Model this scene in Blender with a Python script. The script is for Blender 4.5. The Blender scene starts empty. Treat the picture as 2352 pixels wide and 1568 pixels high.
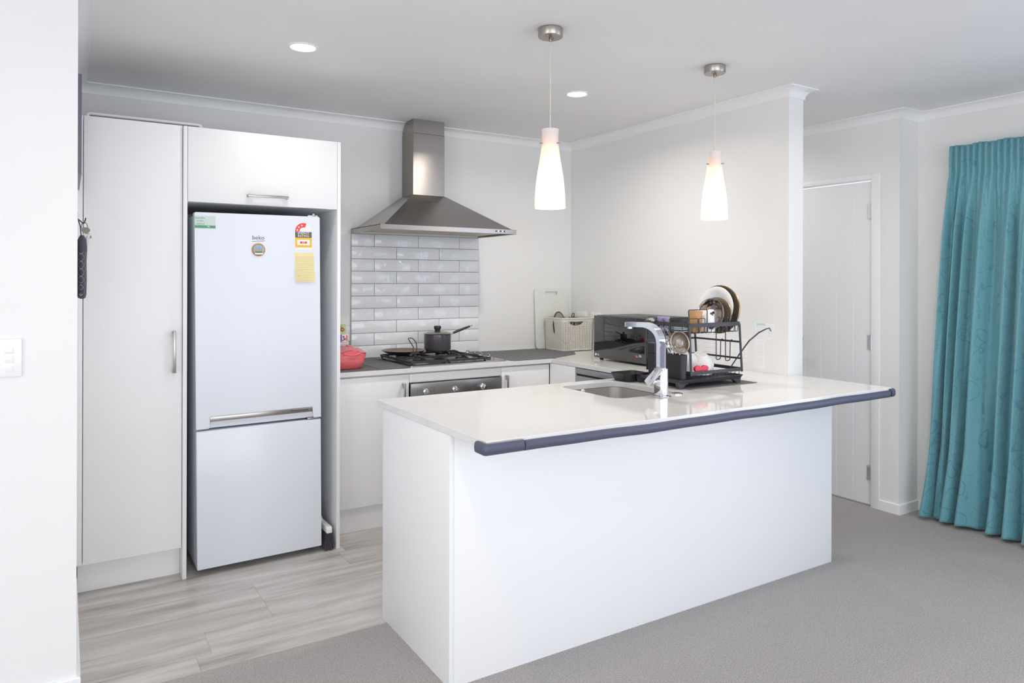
import bpy, bmesh, math, random
from mathutils import Vector, Matrix, Euler
random.seed(7)
R = math.radians
PI = math.pi
SC = bpy.context.scene

# ------------------------------------------------------------------ camera
cam_d = bpy.data.cameras.new('camera')
cam = bpy.data.objects.new('camera', cam_d)
SC.collection.objects.link(cam)
cam_d.sensor_width = 36.0
cam_d.lens = 36.0 * 1648.54 / 2352.0
cam_d.shift_y = -(784.0 - 642.82) / 2352.0
cam_d.clip_start = 0.05
cam.location = (-3.2055, -4.323, 1.3794)
cam.matrix_world = (Matrix.Translation(cam.location) @ Matrix.Rotation(-R(31.859), 4, 'Z')
                    @ Matrix.Rotation(R(90), 4, 'X') @ Matrix.Rotation(R(0.164), 4, 'Z'))
SC.camera = cam

# ------------------------------------------------------------------ world, exposure, large lights
W = bpy.data.worlds.new('world'); SC.world = W; W.use_nodes = True
W.node_tree.nodes['Background'].inputs[0].default_value = (0.97, 0.97, 1.0, 1)
W.node_tree.nodes['Background'].inputs[1].default_value = 2.0
SC.view_settings.view_transform = 'Standard'
SC.view_settings.look = 'None'
SC.view_settings.exposure = -0.03
SC.view_settings.gamma = 1.0
SC.view_settings.use_curve_mapping = False
SC.cycles.max_bounces = 12
SC.cycles.diffuse_bounces = 8
SC.cycles.glossy_bounces = 6
SC.cycles.transmission_bounces = 8
SC.cycles.transparent_max_bounces = 12
SC.cycles.caustics_reflective = False
SC.cycles.caustics_refractive = False
SC.cycles.sample_clamp_indirect = 6.0
SC.cycles.use_denoising = True

def area_light(name, loc, target, sx, sy, power, col):
    d = bpy.data.lights.new(name, 'AREA'); d.shape = 'RECTANGLE'; d.size = sx; d.size_y = sy
    d.energy = power; d.color = col
    o = bpy.data.objects.new(name, d); SC.collection.objects.link(o)
    o.location = loc
    o.rotation_euler = (Vector(target) - Vector(loc)).to_track_quat('-Z', 'Y').to_euler()
    return o
# daylight coming in through the glazed openings of the living room behind the camera
area_light('daylight_rear_window', (-2.9, -7.55, 1.15), (-2.9, 0, 1.15), 4.6, 2.0, 70, (0.86, 0.93, 1.0))
area_light('daylight_side_window', (1.25, -4.90, 1.20), (-3.0, -4.90, 1.20), 2.5, 2.0, 28, (0.50, 0.64, 1.0))
area_light('daylight_left_window', (-6.05, -4.60, 1.30), (0, -4.60, 1.30), 2.6, 1.6, 38, (0.90, 0.95, 1.0))

def ceiling_spot(name, x, y, power, col):
    d = bpy.data.lights.new(name, 'AREA'); d.shape = 'DISK'; d.size = 0.10; d.energy = power; d.color = col; d.spread = R(160)
    o = bpy.data.objects.new(name, d); SC.collection.objects.link(o); o.location = (x, y, 2.384); return o
# added fill lamps without fixtures, out of view in living room and hall
for q in ((-2.65, -2.60, 4.5), (-4.6, -3.4, 2.5), (-1.9, -3.6, 2.5), (0.05, -2.8, 6.0), (-4.2, -5.6, 2.5), (-1.6, -5.6, 2.5)): ceiling_spot('living_fill_lamp', q[0], q[1], q[2], (1.0, 0.87, 0.72))
ceiling_spot('hall_fill_lamp', 0.50, -0.75, 6.0, (1.0, 0.95, 0.90))  # added fill, hidden behind the partition

# ------------------------------------------------------------------ helpers: materials
def lin(c):
    return tuple(((x / 255.0) / 12.92 if x / 255.0 <= 0.04045 else ((x / 255.0 + 0.055) / 1.055) ** 2.4) for x in c) + (1.0,)
_m = {}
def mat(name, col, rough=0.5, metal=0.0, **kw):
    if name in _m: return _m[name]
    m = bpy.data.materials.new(name); m.use_nodes = True
    b = m.node_tree.nodes['Principled BSDF']
    b.inputs['Base Color'].default_value = lin(col)
    b.inputs['Roughness'].default_value = rough
    b.inputs['Metallic'].default_value = metal
    for k, v in kw.items():
        b.inputs[k.replace('_', ' ')].default_value = v
    _m[name] = m
    return m
class NT:
    def __init__(s, m):
        s.t = m.node_tree; s.b = s.t.nodes.get('Principled BSDF')
    def n(s, typ, **props):
        x = s.t.nodes.new(typ)
        for k, v in props.items(): setattr(x, k, v)
        return x
    def l(s, a, b): s.t.links.new(a, b)
    def math(s, op, a, b=None, c=None):
        x = s.t.nodes.new('ShaderNodeMath'); x.operation = op
        for i, v in enumerate((a, b, c)):
            if v is None: continue
            if isinstance(v, (int, float)): x.inputs[i].default_value = v
            else: s.l(v, x.inputs[i])
        return x.outputs[0]
    def coord(s, kind='Object'):
        return s.t.nodes.new('ShaderNodeTexCoord').outputs[kind]
    def mapping(s, vec, scale=(1, 1, 1), rot=(0, 0, 0), loc=(0, 0, 0)):
        x = s.n('ShaderNodeMapping'); s.l(vec, x.inputs[0])
        x.inputs['Scale'].default_value = scale; x.inputs['Rotation'].default_value = rot; x.inputs['Location'].default_value = loc
        return x.outputs[0]
    def noise(s, vec, scale, detail=3, rough=0.55):
        x = s.n('ShaderNodeTexNoise'); s.l(vec, x.inputs['Vector'])
        x.inputs['Scale'].default_value = scale; x.inputs['Detail'].default_value = detail; x.inputs['Roughness'].default_value = rough
        return x.outputs[0]
    def ramp(s, fac, stops):
        x = s.n('ShaderNodeValToRGB'); s.l(fac, x.inputs[0])
        e = x.color_ramp.elements
        while len(e) < len(stops): e.new(0.5)
        for i, (p, c) in enumerate(stops): e[i].position = p; e[i].color = lin(c)
        return x.outputs[0]
    def mix(s, fac, a, b):
        x = s.n('ShaderNodeMix', data_type='RGBA')
        if isinstance(fac, (int, float)): x.inputs[0].default_value = fac
        else: s.l(fac, x.inputs[0])
        for i, v in ((6, a), (7, b)):
            if isinstance(v, tuple): x.inputs[i].default_value = v
            else: s.l(v, x.inputs[i])
        return x.outputs[2]
    def bump(s, h, strength=0.3, dist=0.002):
        x = s.n('ShaderNodeBump'); s.l(h, x.inputs['Height'])
        x.inputs['Strength'].default_value = strength; x.inputs['Distance'].default_value = dist
        s.l(x.outputs[0], s.b.inputs['Normal']); return x

M_wall = mat('wall_paint', (234, 234, 233), 0.6)
t = NT(M_wall); t.bump(t.noise(t.coord(), 180, 2), 0.04, 0.001)
M_ceil = mat('ceiling_paint', (224, 225, 226), 0.75)
t = NT(M_ceil); t.bump(t.noise(t.coord(), 120, 2), 0.04, 0.001)
t.l(t.ramp(t.noise(t.coord(), 1.3, 2), [(0.35, (234, 234, 235)), (0.7, (240, 240, 240))]), t.b.inputs['Base Color'])
M_trim = mat('trim_paint', (240, 241, 242), 0.4)
M_door = mat('door_paint', (236, 238, 240), 0.4)
M_cab = mat('cabinet_white', (240, 241, 242), 0.42)
M_cabin = mat('cabinet_inside', (226, 227, 227), 0.45)
M_gap = mat('shadow_gap', (70, 70, 72), 0.8)
M_stone = mat('engineered_stone', (238, 237, 235), 0.07)
t = NT(M_stone)
nz = t.noise(t.coord(), 260, 2)
vein = t.noise(t.mapping(t.coord(), (1, 2.2, 1)), 3.0, 6, 0.65)
vm = t.ramp(vein, [(0.42, (230, 230, 229)), (0.5, (228, 228, 227)), (0.58, (230, 230, 229))])
t.l(t.mix(t.math('MULTIPLY', t.math('GREATER_THAN', nz, 0.68), 0.35), vm, lin((216, 215, 213))), t.b.inputs['Base Color'])
t.b.inputs['IOR'].default_value = 1.55
M_steel = mat('brushed_steel', (156, 150, 144), 0.26, 1.0, Anisotropic=0.85, Anisotropic_Rotation=0.25)
t = NT(M_steel); nb = t.noise(t.mapping(t.coord(), (3, 3, 260)), 6, 3); t.bump(nb, 0.05, 0.0006)
M_steelh = mat('brushed_steel_grain_across', (172, 169, 165), 0.27, 1.0, Anisotropic=0.6, Anisotropic_Rotation=0.25)
t = NT(M_steelh); nb = t.noise(t.mapping(t.coord(), (260, 3, 3)), 6, 3); t.bump(nb, 0.05, 0.0006)
M_sink = mat('sink_steel', (206, 203, 199), 0.36, 0.85)
M_nickel = mat('satin_nickel', (176, 170, 163), 0.33, 1.0)
M_chrome = mat('chrome', (225, 228, 232), 0.05, 1.0)
M_black = mat('black_plastic', (38, 38, 42), 0.4)
M_iron = mat('cast_iron', (48, 49, 54), 0.5)
M_rack = mat('black_coated_wire', (58, 57, 63), 0.38)
M_dark = mat('dark_rubber', (80, 84, 104), 0.4)
M_fridge = mat('fridge_white', (228, 233, 242), 0.25)
M_fridges = mat('fridge_side_grey', (190, 196, 204), 0.4)
M_white = mat('white_plastic', (240, 240, 240), 0.3)
M_ceram = mat('white_ceramic', (238, 238, 236), 0.1)
M_cream = mat('cream_ceramic', (222, 217, 206), 0.15)
M_glassy = mat('clear_glass', (250, 250, 248), 0.03, 0.0, Transmission_Weight=1.0, IOR=1.45)
M_red = mat('coral_plastic', (244, 118, 124), 0.3)
M_redlid = mat('translucent_coral_lid', (240, 142, 148), 0.25, 0.0, Transmission_Weight=0.2)
M_mat = mat('charcoal_mat', (112, 113, 115), 0.8)
t = NT(M_mat); t.bump(t.noise(t.mapping(t.coord(), (3, 9, 1)), 9, 4), 0.5, 0.004)
t.l(t.ramp(t.noise(t.mapping(t.coord(), (2, 14, 1)), 12, 5, 0.7), [(0.3, (98, 99, 101)), (0.7, (122, 124, 126))]), t.b.inputs['Base Color'])
M_pot = mat('grey_enamel', (92, 90, 96), 0.22, 0.35)
M_pan = mat('pan_black', (52, 46, 46), 0.4)
M_pantop = mat('pan_brown_coating', (122, 100, 92), 0.35)
M_brass = mat('worn_brass_rim', (158, 134, 104), 0.25, 1.0)
M_copper = mat('heated_copper_wire', (176, 128, 100), 0.3, 1.0)
M_purple = mat('lilac_plastic', (176, 166, 214), 0.35)
M_clay = mat('tan_clay', (196, 148, 98), 0.5)
M_black_gloss = mat('black_glass', (8, 8, 12), 0.03, 0.0, IOR=2.0)
M_mwbody = mat('microwave_black_body', (40, 40, 48), 0.35)
M_grey_panel = mat('grey_dishwasher_front', (158, 161, 165), 0.35, 0.4)
M_paper = mat('white_paper', (240, 241, 242), 0.7)
M_ink = mat('faded_ink', (208, 211, 217), 0.8)
M_inkd = mat('dark_ink', (60, 62, 84), 0.6)
M_yellow = mat('yellow_label', (244, 190, 30), 0.5)
M_redl = mat('red_label', (235, 72, 66), 0.5)
M_green = mat('green_label', (84, 160, 122), 0.5)
M_note = mat('pale_yellow_paper', (240, 228, 172), 0.7)
M_noteline = mat('note_rule_line', (214, 206, 168), 0.7)
M_bristle = mat('dark_bristle', (66, 64, 72), 0.8)
M_olive = mat('rack_gap_shade', (140, 138, 124), 0.7)

# timber plank floor
M_floor = mat('grey_plank_floor', (180, 175, 170), 0.38)
t = NT(M_floor); co = t.coord()
sep = t.n('ShaderNodeSeparateXYZ'); t.l(co, sep.inputs[0])
X, Y = sep.outputs[0], sep.outputs[1]
row = t.math('FLOOR', t.math('DIVIDE', t.math('ADD', Y, 0.893), 0.1802))
yy = t.math('SUBTRACT', t.math('DIVIDE', t.math('ADD', Y, 0.893), 0.1802), row)
offs = t.math('MULTIPLY', t.math('SINE', t.math('MULTIPLY', row, 12.9898)), 43.7)
offs = t.math('SUBTRACT', offs, t.math('FLOOR', offs))
uu = t.math('ADD', t.math('DIVIDE', X, 1.22), offs)
colid = t.math('FLOOR', uu); ux = t.math('SUBTRACT', uu, colid)
h = t.math('MULTIPLY', t.math('SINE', t.math('ADD', t.math('MULTIPLY', row, 78.233), t.math('MULTIPLY', colid, 37.719))), 437.58)
h = t.math('SUBTRACT', h, t.math('FLOOR', h))
cmb = t.n('ShaderNodeCombineXYZ'); t.l(t.math('ADD', X, t.math('MULTIPLY', h, 9.0)), cmb.inputs[0]); t.l(t.math('ADD', t.math('MULTIPLY', Y, 9.0), t.math('MULTIPLY', h, 31.0)), cmb.inputs[1])
g1 = t.noise(cmb.outputs[0], 1.6, 4, 0.6); 
g2 = t.noise(t.mapping(cmb.outputs[0], (2.0, 7.0, 1)), 6.0, 4, 0.7)
c1 = t.ramp(g1, [(0.25, (132, 125, 119)), (0.42, (180, 176, 172)), (0.62, (204, 202, 201)), (0.8, (216, 215, 214))])
c2 = t.mix(t.math('MULTIPLY', t.math('LESS_THAN', g2, 0.42), 0.3), c1, lin((156, 149, 143)))
c3 = t.mix(t.math('MULTIPLY', h, 0.25), c2, lin((182, 176, 170)))
seam = t.math('MAXIMUM', t.math('GREATER_THAN', t.math('ABSOLUTE', t.math('SUBTRACT', yy, 0.5)), 0.4925), t.math('LESS_THAN', ux, 0.0022))
t.l(t.mix(t.math('MULTIPLY', seam, 0.38), c3, lin((118, 112, 108))), t.b.inputs['Base Color'])
t.bump(t.math('SUBTRACT', g2, seam), 0.08, 0.001)

M_carpet = mat('beige_grey_carpet', (176, 170, 167), 0.95)
t = NT(M_carpet); co = t.coord()
n1 = t.noise(co, 210, 4, 0.85); n2 = t.noise(co, 2.2, 3, 0.6); n3 = t.noise(t.mapping(co, (1, 2.2, 1), (0, 0, 0.6)), 60, 4, 0.8)
ca = t.ramp(n1, [(0.34, (112, 107, 105)), (0.5, (196, 191, 188)), (0.66, (234, 230, 228))])
cb = t.ramp(n3, [(0.3, (172, 166, 164)), (0.7, (208, 203, 201))])
cc = t.mix(0.32, ca, cb)
t.l(t.mix(t.math('MULTIPLY', n2, 0.28), cc, lin((172, 167, 166))), t.b.inputs['Base Color'])
t.bump(t.math('ADD', n1, t.math('MULTIPLY', n3, 0.7)), 0.9, 0.006)

# glossy hand-made tiles
M_tile = mat('white_glazed_tile', (238, 241, 244), 0.06)
t = NT(M_tile); t.bump(t.noise(t.coord(), 11, 2, 0.5), 0.45, 0.012)
M_grout = mat('grey_grout', (158, 154, 148), 0.8)

# curtain jacquard
M_curt = mat('teal_jacquard', (88, 150, 164), 0.55, 0.0, Sheen_Weight=0.35)
t = NT(M_curt); uv = t.coord('UV')
def curls(scale, r0, w, seedoff):
    v = t.n('ShaderNodeTexVoronoi'); v.inputs['Scale'].default_value = scale; v.inputs['Randomness'].default_value = 0.75
    nx = t.n('ShaderNodeTexNoise'); t.l(uv, nx.inputs['Vector']); nx.inputs['Scale'].default_value = 5.0; nx.inputs['Detail'].default_value = 1.0
    vm_ = t.n('ShaderNodeVectorMath', operation='MULTIPLY_ADD'); t.l(nx.outputs['Color'], vm_.inputs[0]); vm_.inputs[1].default_value = (0.16, 0.16, 0); t.l(t.mapping(uv, (1, 0.7, 1), (0, 0, 0), (seedoff, seedoff * 1.7, 0)), vm_.inputs[2])
    t.l(vm_.outputs[0], v.inputs['Vector'])
    return t.math('LESS_THAN', t.math('ABSOLUTE', t.math('SUBTRACT', v.outputs['Distance'], r0)), w)
k1 = curls(8.5, 0.50, 0.012, 0.0); k2 = curls(12.0, 0.32, 0.014, 3.3); 
vv = t.n('ShaderNodeTexVoronoi'); vv.inputs['Scale'].default_value = 14.0
t.l(t.mapping(uv, (1.0, 0.42, 1), (0, 0, 0.5)), vv.inputs['Vector'])
leafm = t.math('LESS_THAN', vv.outputs['Distance'], 0.10)
pat = t.math('MAXIMUM', t.math('MAXIMUM', k1, k2), t.math('MULTIPLY', leafm, 0.7))
weave = t.noise(t.mapping(uv, (160, 9, 1)), 3, 2)
base = t.ramp(weave, [(0.3, (92, 150, 162)), (0.7, (108, 168, 180))])
t.l(t.mix(t.math('MULTIPLY', pat, 0.55), base, lin((64, 122, 142))), t.b.inputs['Base Color'])
t.l(t.math('SUBTRACT', 0.6, t.math('MULTIPLY', pat, 0.28)), t.b.inputs['Roughness'])
t.bump(weave, 0.15, 0.001)

# woven plastic basket with real see-through slots
M_bask = mat('cream_basket_plastic', (226, 222, 212), 0.4)
t = NT(M_bask); uv = t.coord('UV')
sp = t.n('ShaderNodeSeparateXYZ'); t.l(uv, sp.inputs[0]); U, V = sp.outputs[0], sp.outputs[1]
cu = t.math('DIVIDE', U, 0.0155); ci = t.math('FLOOR', cu); fu = t.math('SUBTRACT', t.math('SUBTRACT', cu, ci), 0.5)
par = t.math('SUBTRACT', t.math('MULTIPLY', t.math('MODULO', t.math('ADD', ci, 100), 2), 2), 1)
cv = t.math('ADD', t.math('DIVIDE', V, 0.0092), t.math('MULTIPLY', t.math('MULTIPLY', fu, par), 0.75))
fv = t.math('SUBTRACT', t.math('SUBTRACT', cv, t.math('FLOOR', cv)), 0.5)
hole = t.math('MULTIPLY', t.math('LESS_THAN', t.math('ABSOLUTE', fu), 0.33), t.math('LESS_THAN', t.math('ABSOLUTE', fv), 0.20))
band = t.math('MULTIPLY', t.math('GREATER_THAN', V, 0.012), t.math('LESS_THAN', V, 0.205))
hole = t.math('MULTIPLY', hole, band)
tr = t.n('ShaderNodeBsdfTransparent'); ms = t.n('ShaderNodeMixShader')
t.l(hole, ms.inputs[0]); t.l(t.b.outputs[0], ms.inputs[1]); t.l(tr.outputs[0], ms.inputs[2])
t.l(ms.outputs[0], t.t.nodes['Material Output'].inputs[0])
t.bump(t.math('ABSOLUTE', fv), 0.5, 0.003)

def emis(name, col, strength):
    m = bpy.data.materials.new(name); m.use_nodes = True
    b = m.node_tree.nodes['Principled BSDF']; b.inputs['Base Color'].default_value = lin(col)
    b.inputs['Emission Color'].default_value = lin(col); b.inputs['Emission Strength'].default_value = strength
    return m
M_led = emis('led_diffuser', (255, 252, 246), 6.0)
M_bulb = emis('warm_bulb', (255, 226, 186), 8.0)
# lit frosted glass shade
M_shade = bpy.data.materials.new('frosted_glass_shade'); M_shade.use_nodes = True
t = NT(M_shade)
tl = t.n('ShaderNodeBsdfTranslucent'); tl.inputs[0].default_value = lin((255, 240, 222))
t.b.inputs['Base Color'].default_value = lin((236, 236, 240)); t.b.inputs['Roughness'].default_value = 0.2
ms = t.n('ShaderNodeMixShader'); ms.inputs[0].default_value = 0.36
t.l(t.b.outputs[0], ms.inputs[1]); t.l(tl.outputs[0], ms.inputs[2]); t.l(ms.outputs[0], t.t.nodes['Material Output'].inputs[0])
bands = t.noise(t.mapping(t.coord(), (1, 1, 130)), 1.0, 2); t.bump(bands, 0.12, 0.001)

# ------------------------------------------------------------------ helpers: meshes
def smooth_by(me, ang):
    for p in me.polygons: p.use_smooth = True
    bm = bmesh.new(); bm.from_mesh(me)
    for e in bm.edges:
        e.smooth = not (len(e.link_faces) == 2 and e.calc_face_angle(0) > ang)
    bm.to_mesh(me); bm.free()

class MB:
    def __init__(s): s.bm = bmesh.new(); s.M = Matrix.Identity(4); s.mi = 0; s.sm = True
    def _v(s, p): return s.bm.verts.new(s.M @ Vector(p))
    def _f(s, vs):
        try: f = s.bm.faces.new(vs)
        except ValueError: return None
        f.material_index = s.mi; f.smooth = s.sm; return f
    def box(s, x0, x1, y0, y1, z0, z1, b=0.0, seg=2):
        if x1 < x0: x0, x1 = x1, x0
        if y1 < y0: y0, y1 = y1, y0
        if z1 < z0: z0, z1 = z1, z0
        q = bmesh.new(); bmesh.ops.create_cube(q, size=1)
        for v in q.verts: v.co = Vector(((x0 + x1) / 2 + v.co.x * (x1 - x0), (y0 + y1) / 2 + v.co.y * (y1 - y0), (z0 + z1) / 2 + v.co.z * (z1 - z0)))
        if b > 0:
            b = min(b, 0.45 * min(x1 - x0, y1 - y0, z1 - z0))
            bmesh.ops.bevel(q, geom=q.edges[:], offset=b, segments=seg, affect='EDGES', profile=0.5)
        s.merge(q); q.free(); return s
    def merge(s, q):
        mp = {v: s._v(v.co) for v in q.verts}
        for f in q.faces: s._f([mp[v] for v in f.verts])
    def prism(s, pts, axis, a, b):
        """extrude a closed 2D outline along an axis from a to b"""
        def P(p, h):
            return {'x': (h, p[0], p[1]), 'y': (p[0], h, p[1]), 'z': (p[0], p[1], h)}[axis]
        A = [s._v(P(p, a)) for p in pts]; B = [s._v(P(p, b)) for p in pts]
        n = len(pts)
        s._f(A[::-1]); s._f(B)
        for i in range(n): s._f([A[i], A[(i + 1) % n], B[(i + 1) % n], B[i]])
        return s
    def loft(s, rings, cap0=True, cap1=True, closed=True):
        V = [[s._v(p) for p in r] for r in rings]
        n = len(V[0])
        for a, b in zip(V, V[1:]):
            for i in range(n if closed else n - 1):
                j = (i + 1) % n; s._f([a[i], a[j], b[j], b[i]])
        if cap0: s._f(V[0][::-1])
        if cap1: s._f(V[-1])
        return V
    def lathe(s, prof, n=32, cap0=False, cap1=False):
        """prof: list of (radius, z) spun about local z"""
        rings = []
        for r, z in prof:
            r = max(r, 1e-5)
            rings.append([(r * math.cos(2 * PI * i / n), r * math.sin(2 * PI * i / n), z) for i in range(n)])
        s.loft(rings, cap0, cap1); return s
    def cyl(s, c, r, z0, z1, n=24, b=0.0):
        M0 = s.M; s.M = M0 @ Matrix.Translation((c[0], c[1], 0))
        if b > 0: s.lathe([(r - b, z0), (r, z0 + b), (r, z1 - b), (r - b, z1)], n, True, True)
        else: s.lathe([(r, z0), (r, z1)], n, True, True)
        s.M = M0; return s
    def tube(s, path, r, n=8, closed=False, flat=None):
        P = [Vector(p) for p in path]; m = len(P)
        up = Vector((0, 0, 1)); rings = []; prev = None
        for i in range(m):
            if closed: d = (P[(i + 1) % m] - P[i - 1])
            else: d = (P[min(i + 1, m - 1)] - P[max(i - 1, 0)])
            d.normalize()
            if prev is None:
                u = up if abs(d.dot(up)) < 0.95 else Vector((0, 1, 0))
                a = d.cross(u).normalized()
            else:
                a = (prev - d * prev.dot(d)).normalized()
            b = d.cross(a).normalized(); prev = a
            rr = r[i] if isinstance(r, (list, tuple)) else r
            if flat: ring = [P[i] + a * (flat[0] * sx) + b * (flat[1] * sy) for sx, sy in ((1, 1), (-1, 1), (-1, -1), (1, -1))]
            else: ring = [P[i] + a * (rr * math.cos(2 * PI * k / n)) + b * (rr * math.sin(2 * PI * k / n)) for k in range(n)]
            rings.append(ring)
        if closed: rings.append(rings[0])
        s.loft(rings, not closed, not closed)
        return s
    def quaduv(s): pass

def arc(cx, cy, r, a0, a1, n=8):
    return [(cx + r * math.cos(a0 + (a1 - a0) * i / n), cy + r * math.sin(a0 + (a1 - a0) * i / n)) for i in range(n + 1)]
def rrect(x0, x1, y0, y1, r, n=5):
    r = min(r, (x1 - x0) / 2 - 1e-4, (y1 - y0) / 2 - 1e-4)
    p = []
    for cx, cy, a in ((x1 - r, y0 + r, -PI / 2), (x1 - r, y1 - r, 0), (x0 + r, y1 - r, PI / 2), (x0 + r, y0 + r, PI)):
        p += arc(cx, cy, r, a, a + PI / 2, n)
    return p
def bez(p0, p1, p2, p3, n=10):
    out = []
    for i in range(n + 1):
        u = i / n; out.append(tuple((1 - u) ** 3 * a + 3 * (1 - u) ** 2 * u * b + 3 * (1 - u) * u * u * c + u ** 3 * d for a, b, c, d in zip(p0, p1, p2, p3)))
    return out
def fillet(path, r, n=5):
    P = [Vector(p) for p in path]; out = [P[0]]
    for a, b, c in zip(P, P[1:], P[2:]):
        d1 = (a - b); d2 = (c - b); k = min(r, d1.length * 0.49, d2.length * 0.49)
        s_, e_ = b + d1.normalized() * k, b + d2.normalized() * k
        for i in range(n + 1):
            u = i / n; out.append(s_ * (1 - u) ** 2 + b * 2 * u * (1 - u) + e_ * u * u)
    out.append(P[-1]); return out

def obj(name, mb, m, parent=None, loc=None, ang=R(35)):
    """link the mesh; coordinates of mb are world coordinates of an unrotated parent unless loc is given"""
    me = bpy.data.meshes.new(name)
    bmesh.ops.recalc_face_normals(mb.bm, faces=mb.bm.faces[:])
    mb.bm.to_mesh(me); mb.bm.free()
    o = bpy.data.objects.new(name, me); SC.collection.objects.link(o)
    for x in (m if isinstance(m, (list, tuple)) else [m]): me.materials.append(x)
    smooth_by(me, ang)
    if parent is None:
        if loc is None and len(me.vertices):
            xs = [v.co.x for v in me.vertices]; ys = [v.co.y for v in me.vertices]; zs = [v.co.z for v in me.vertices]
            loc = ((min(xs) + max(xs)) / 2, (min(ys) + max(ys)) / 2, min(zs))
            me.transform(Matrix.Translation(-Vector(loc)))
        o.location = loc or (0, 0, 0)
    else:
        o.parent = parent
        if not parent.get('_local'):
            off = Vector((0, 0, 0)); p = parent
            while p is not None: off += p.location; p = p.parent
            me.transform(Matrix.Translation(-off))
        else: o['_local'] = 1
    return o
def tag(o, label, cat, group=None):
    o['label'] = label; o['category'] = cat
    if group: o['group'] = group
    return o
def thing(name, label, cat, loc, group=None, local=False, rot=(0, 0, 0)):
    o = bpy.data.objects.new(name, None); SC.collection.objects.link(o)
    o.empty_display_size = 0.05
    o.location = loc; o.rotation_euler = rot
    if local: o['_local'] = 1
    return tag(o, label, cat, group)
def struct(name, mb, m, ang=R(30)):
    o = obj(name, mb, m, None, None, ang); o['kind'] = 'structure'; return o
def copy_tree(o, parent=None):
    c = o.copy(); SC.collection.objects.link(c); c.parent = parent
    for ch in o.children: copy_tree(ch, c)
    return c
def text_mb(body, size, M, ext=0.0004, align='CENTER'):
    """lettering as flat raised glyphs, placed by matrix M (glyph plane xy, facing +z)"""
    cu = bpy.data.curves.new('t', 'FONT'); cu.body = body; cu.size = size; cu.extrude = ext
    cu.align_x = align; cu.align_y = 'CENTER'; cu.resolution_u = 2
    o = bpy.data.objects.new('t', cu); SC.collection.objects.link(o)
    dg = bpy.context.evaluated_depsgraph_get()
    me = bpy.data.meshes.new_from_object(o.evaluated_get(dg))
    bpy.data.objects.remove(o); bpy.data.curves.remove(cu)
    q = bmesh.new(); q.from_mesh(me); bpy.data.meshes.remove(me)
    mb = MB(); mb.M = M; mb.sm = False; mb.merge(q); q.free()
    return mb
def face_front(x, y, z):   # plane facing -y
    return Matrix.Translation((x, y, z)) @ Matrix.Rotation(R(90), 4, 'X')
def face_left(x, y, z):    # plane facing -x
    return Matrix.Translation((x, y, z)) @ Matrix.Rotation(R(-90), 4, 'Z') @ Matrix.Rotation(R(90), 4, 'X')

# ------------------------------------------------------------------ dimensions
CE = 2.390            # ceiling
XL = -3.174           # kitchen left wall face
YN = -1.600           # nib wall face (living side)
YE = -1.904           # end of the partition wall
XP = 0.115            # hall face of the partition
XD = 0.9725           # door wall
XC = 1.171            # curtain wall
YC = -1.932
ZT, ZU = 0.8825, 0.8565

# ------------------------------------------------------------------ room shell
struct('floor', MB().box(XL - 0.1, XP, -1.612, 0.05, -0.05, 0.0), M_floor)
fc = MB(); fc.box(-6.1, XC + 0.1, -7.6, -1.612, -0.05, 0.002); fc.box(XP, XC + 0.1, -1.612, 1.3, -0.05, 0.002)
struct('floor_carpet', fc, M_carpet)
struct('ceiling', MB().box(-6.1, XC + 0.15, -7.6, 1.3, CE, CE + 0.06), M_ceil)
struct('wall_back', MB().box(-3.3, XP - 0.001, 0.0, 0.1, 0, CE), M_wall)
struct('wall_right', MB().box(0.0, XP, YE, 0.0, 0, CE, 0.002, 1), M_wall)
nb_ = MB(); nb_.prism([(-6.1, YN), (XL, YN), (XL, 0.0), (-3.3, 0.0), (-3.3, -1.48), (-6.1, -1.48)], 'z', 0, CE)
struct('wall_left', nb_, M_wall)
wr = MB()
DY0, DY1, DZ = -1.757, -0.947, 1.994     # door opening
wr.box(XD, XD + 0.1, YC, DY0 - 0.02, 0, CE); wr.box(XD, XD + 0.1, DY1 + 0.02, 1.3, 0, CE); wr.box(XD, XD + 0.1, DY0 - 0.02, DY1 + 0.02, DZ + 0.02, CE)
wr.box(XD + 0.1, XC + 0.1, YC, YC + 0.1, 0, CE)
struct('wall_hall', wr, M_wall)
wc = MB()
wc.box(XC, XC + 0.1, -3.45, YC, 0, CE); wc.box(XC, XC + 0.1, -7.6, -6.35, 0, CE); wc.box(XC, XC + 0.1, -6.35, -3.45, 2.2, CE); wc.box(XC, XC + 0.1, -6.35, -3.45, 0, 0.08)
struct('wall_curtain_side', wc, M_wall)
wb = MB(); wb.box(-6.1, -5.3, -7.6, -7.5, 0, CE); wb.box(-0.5, XC + 0.1, -7.6, -7.5, 0, CE); wb.box(-5.3, -0.5, -7.6, -7.5, 2.25, CE); wb.box(-5.3, -0.5, -7.6, -7.5, 0, 0.15)
struct('wall_front', wb, M_wall)
wl = MB(); wl.box(-6.1, -6.0, -7.6, -6.1, 0, CE); wl.box(-6.1, -6.0, -3.1, YN, 0, CE); wl.box(-6.1, -6.0, -6.1, -3.1, 2.15, CE); wl.box(-6.1, -6.0, -6.1, -3.1, 0, 0.5)
struct('wall_living_left', wl, M_wall)
struct('wall_hall_end', MB().box(XP, XC + 0.1, 1.2, 1.3, 0, CE), M_wall)
struct('wall_hall_left', MB().box(XP - 0.1, XP, 0.0, 1.3, 0, CE), M_wall)
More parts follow.
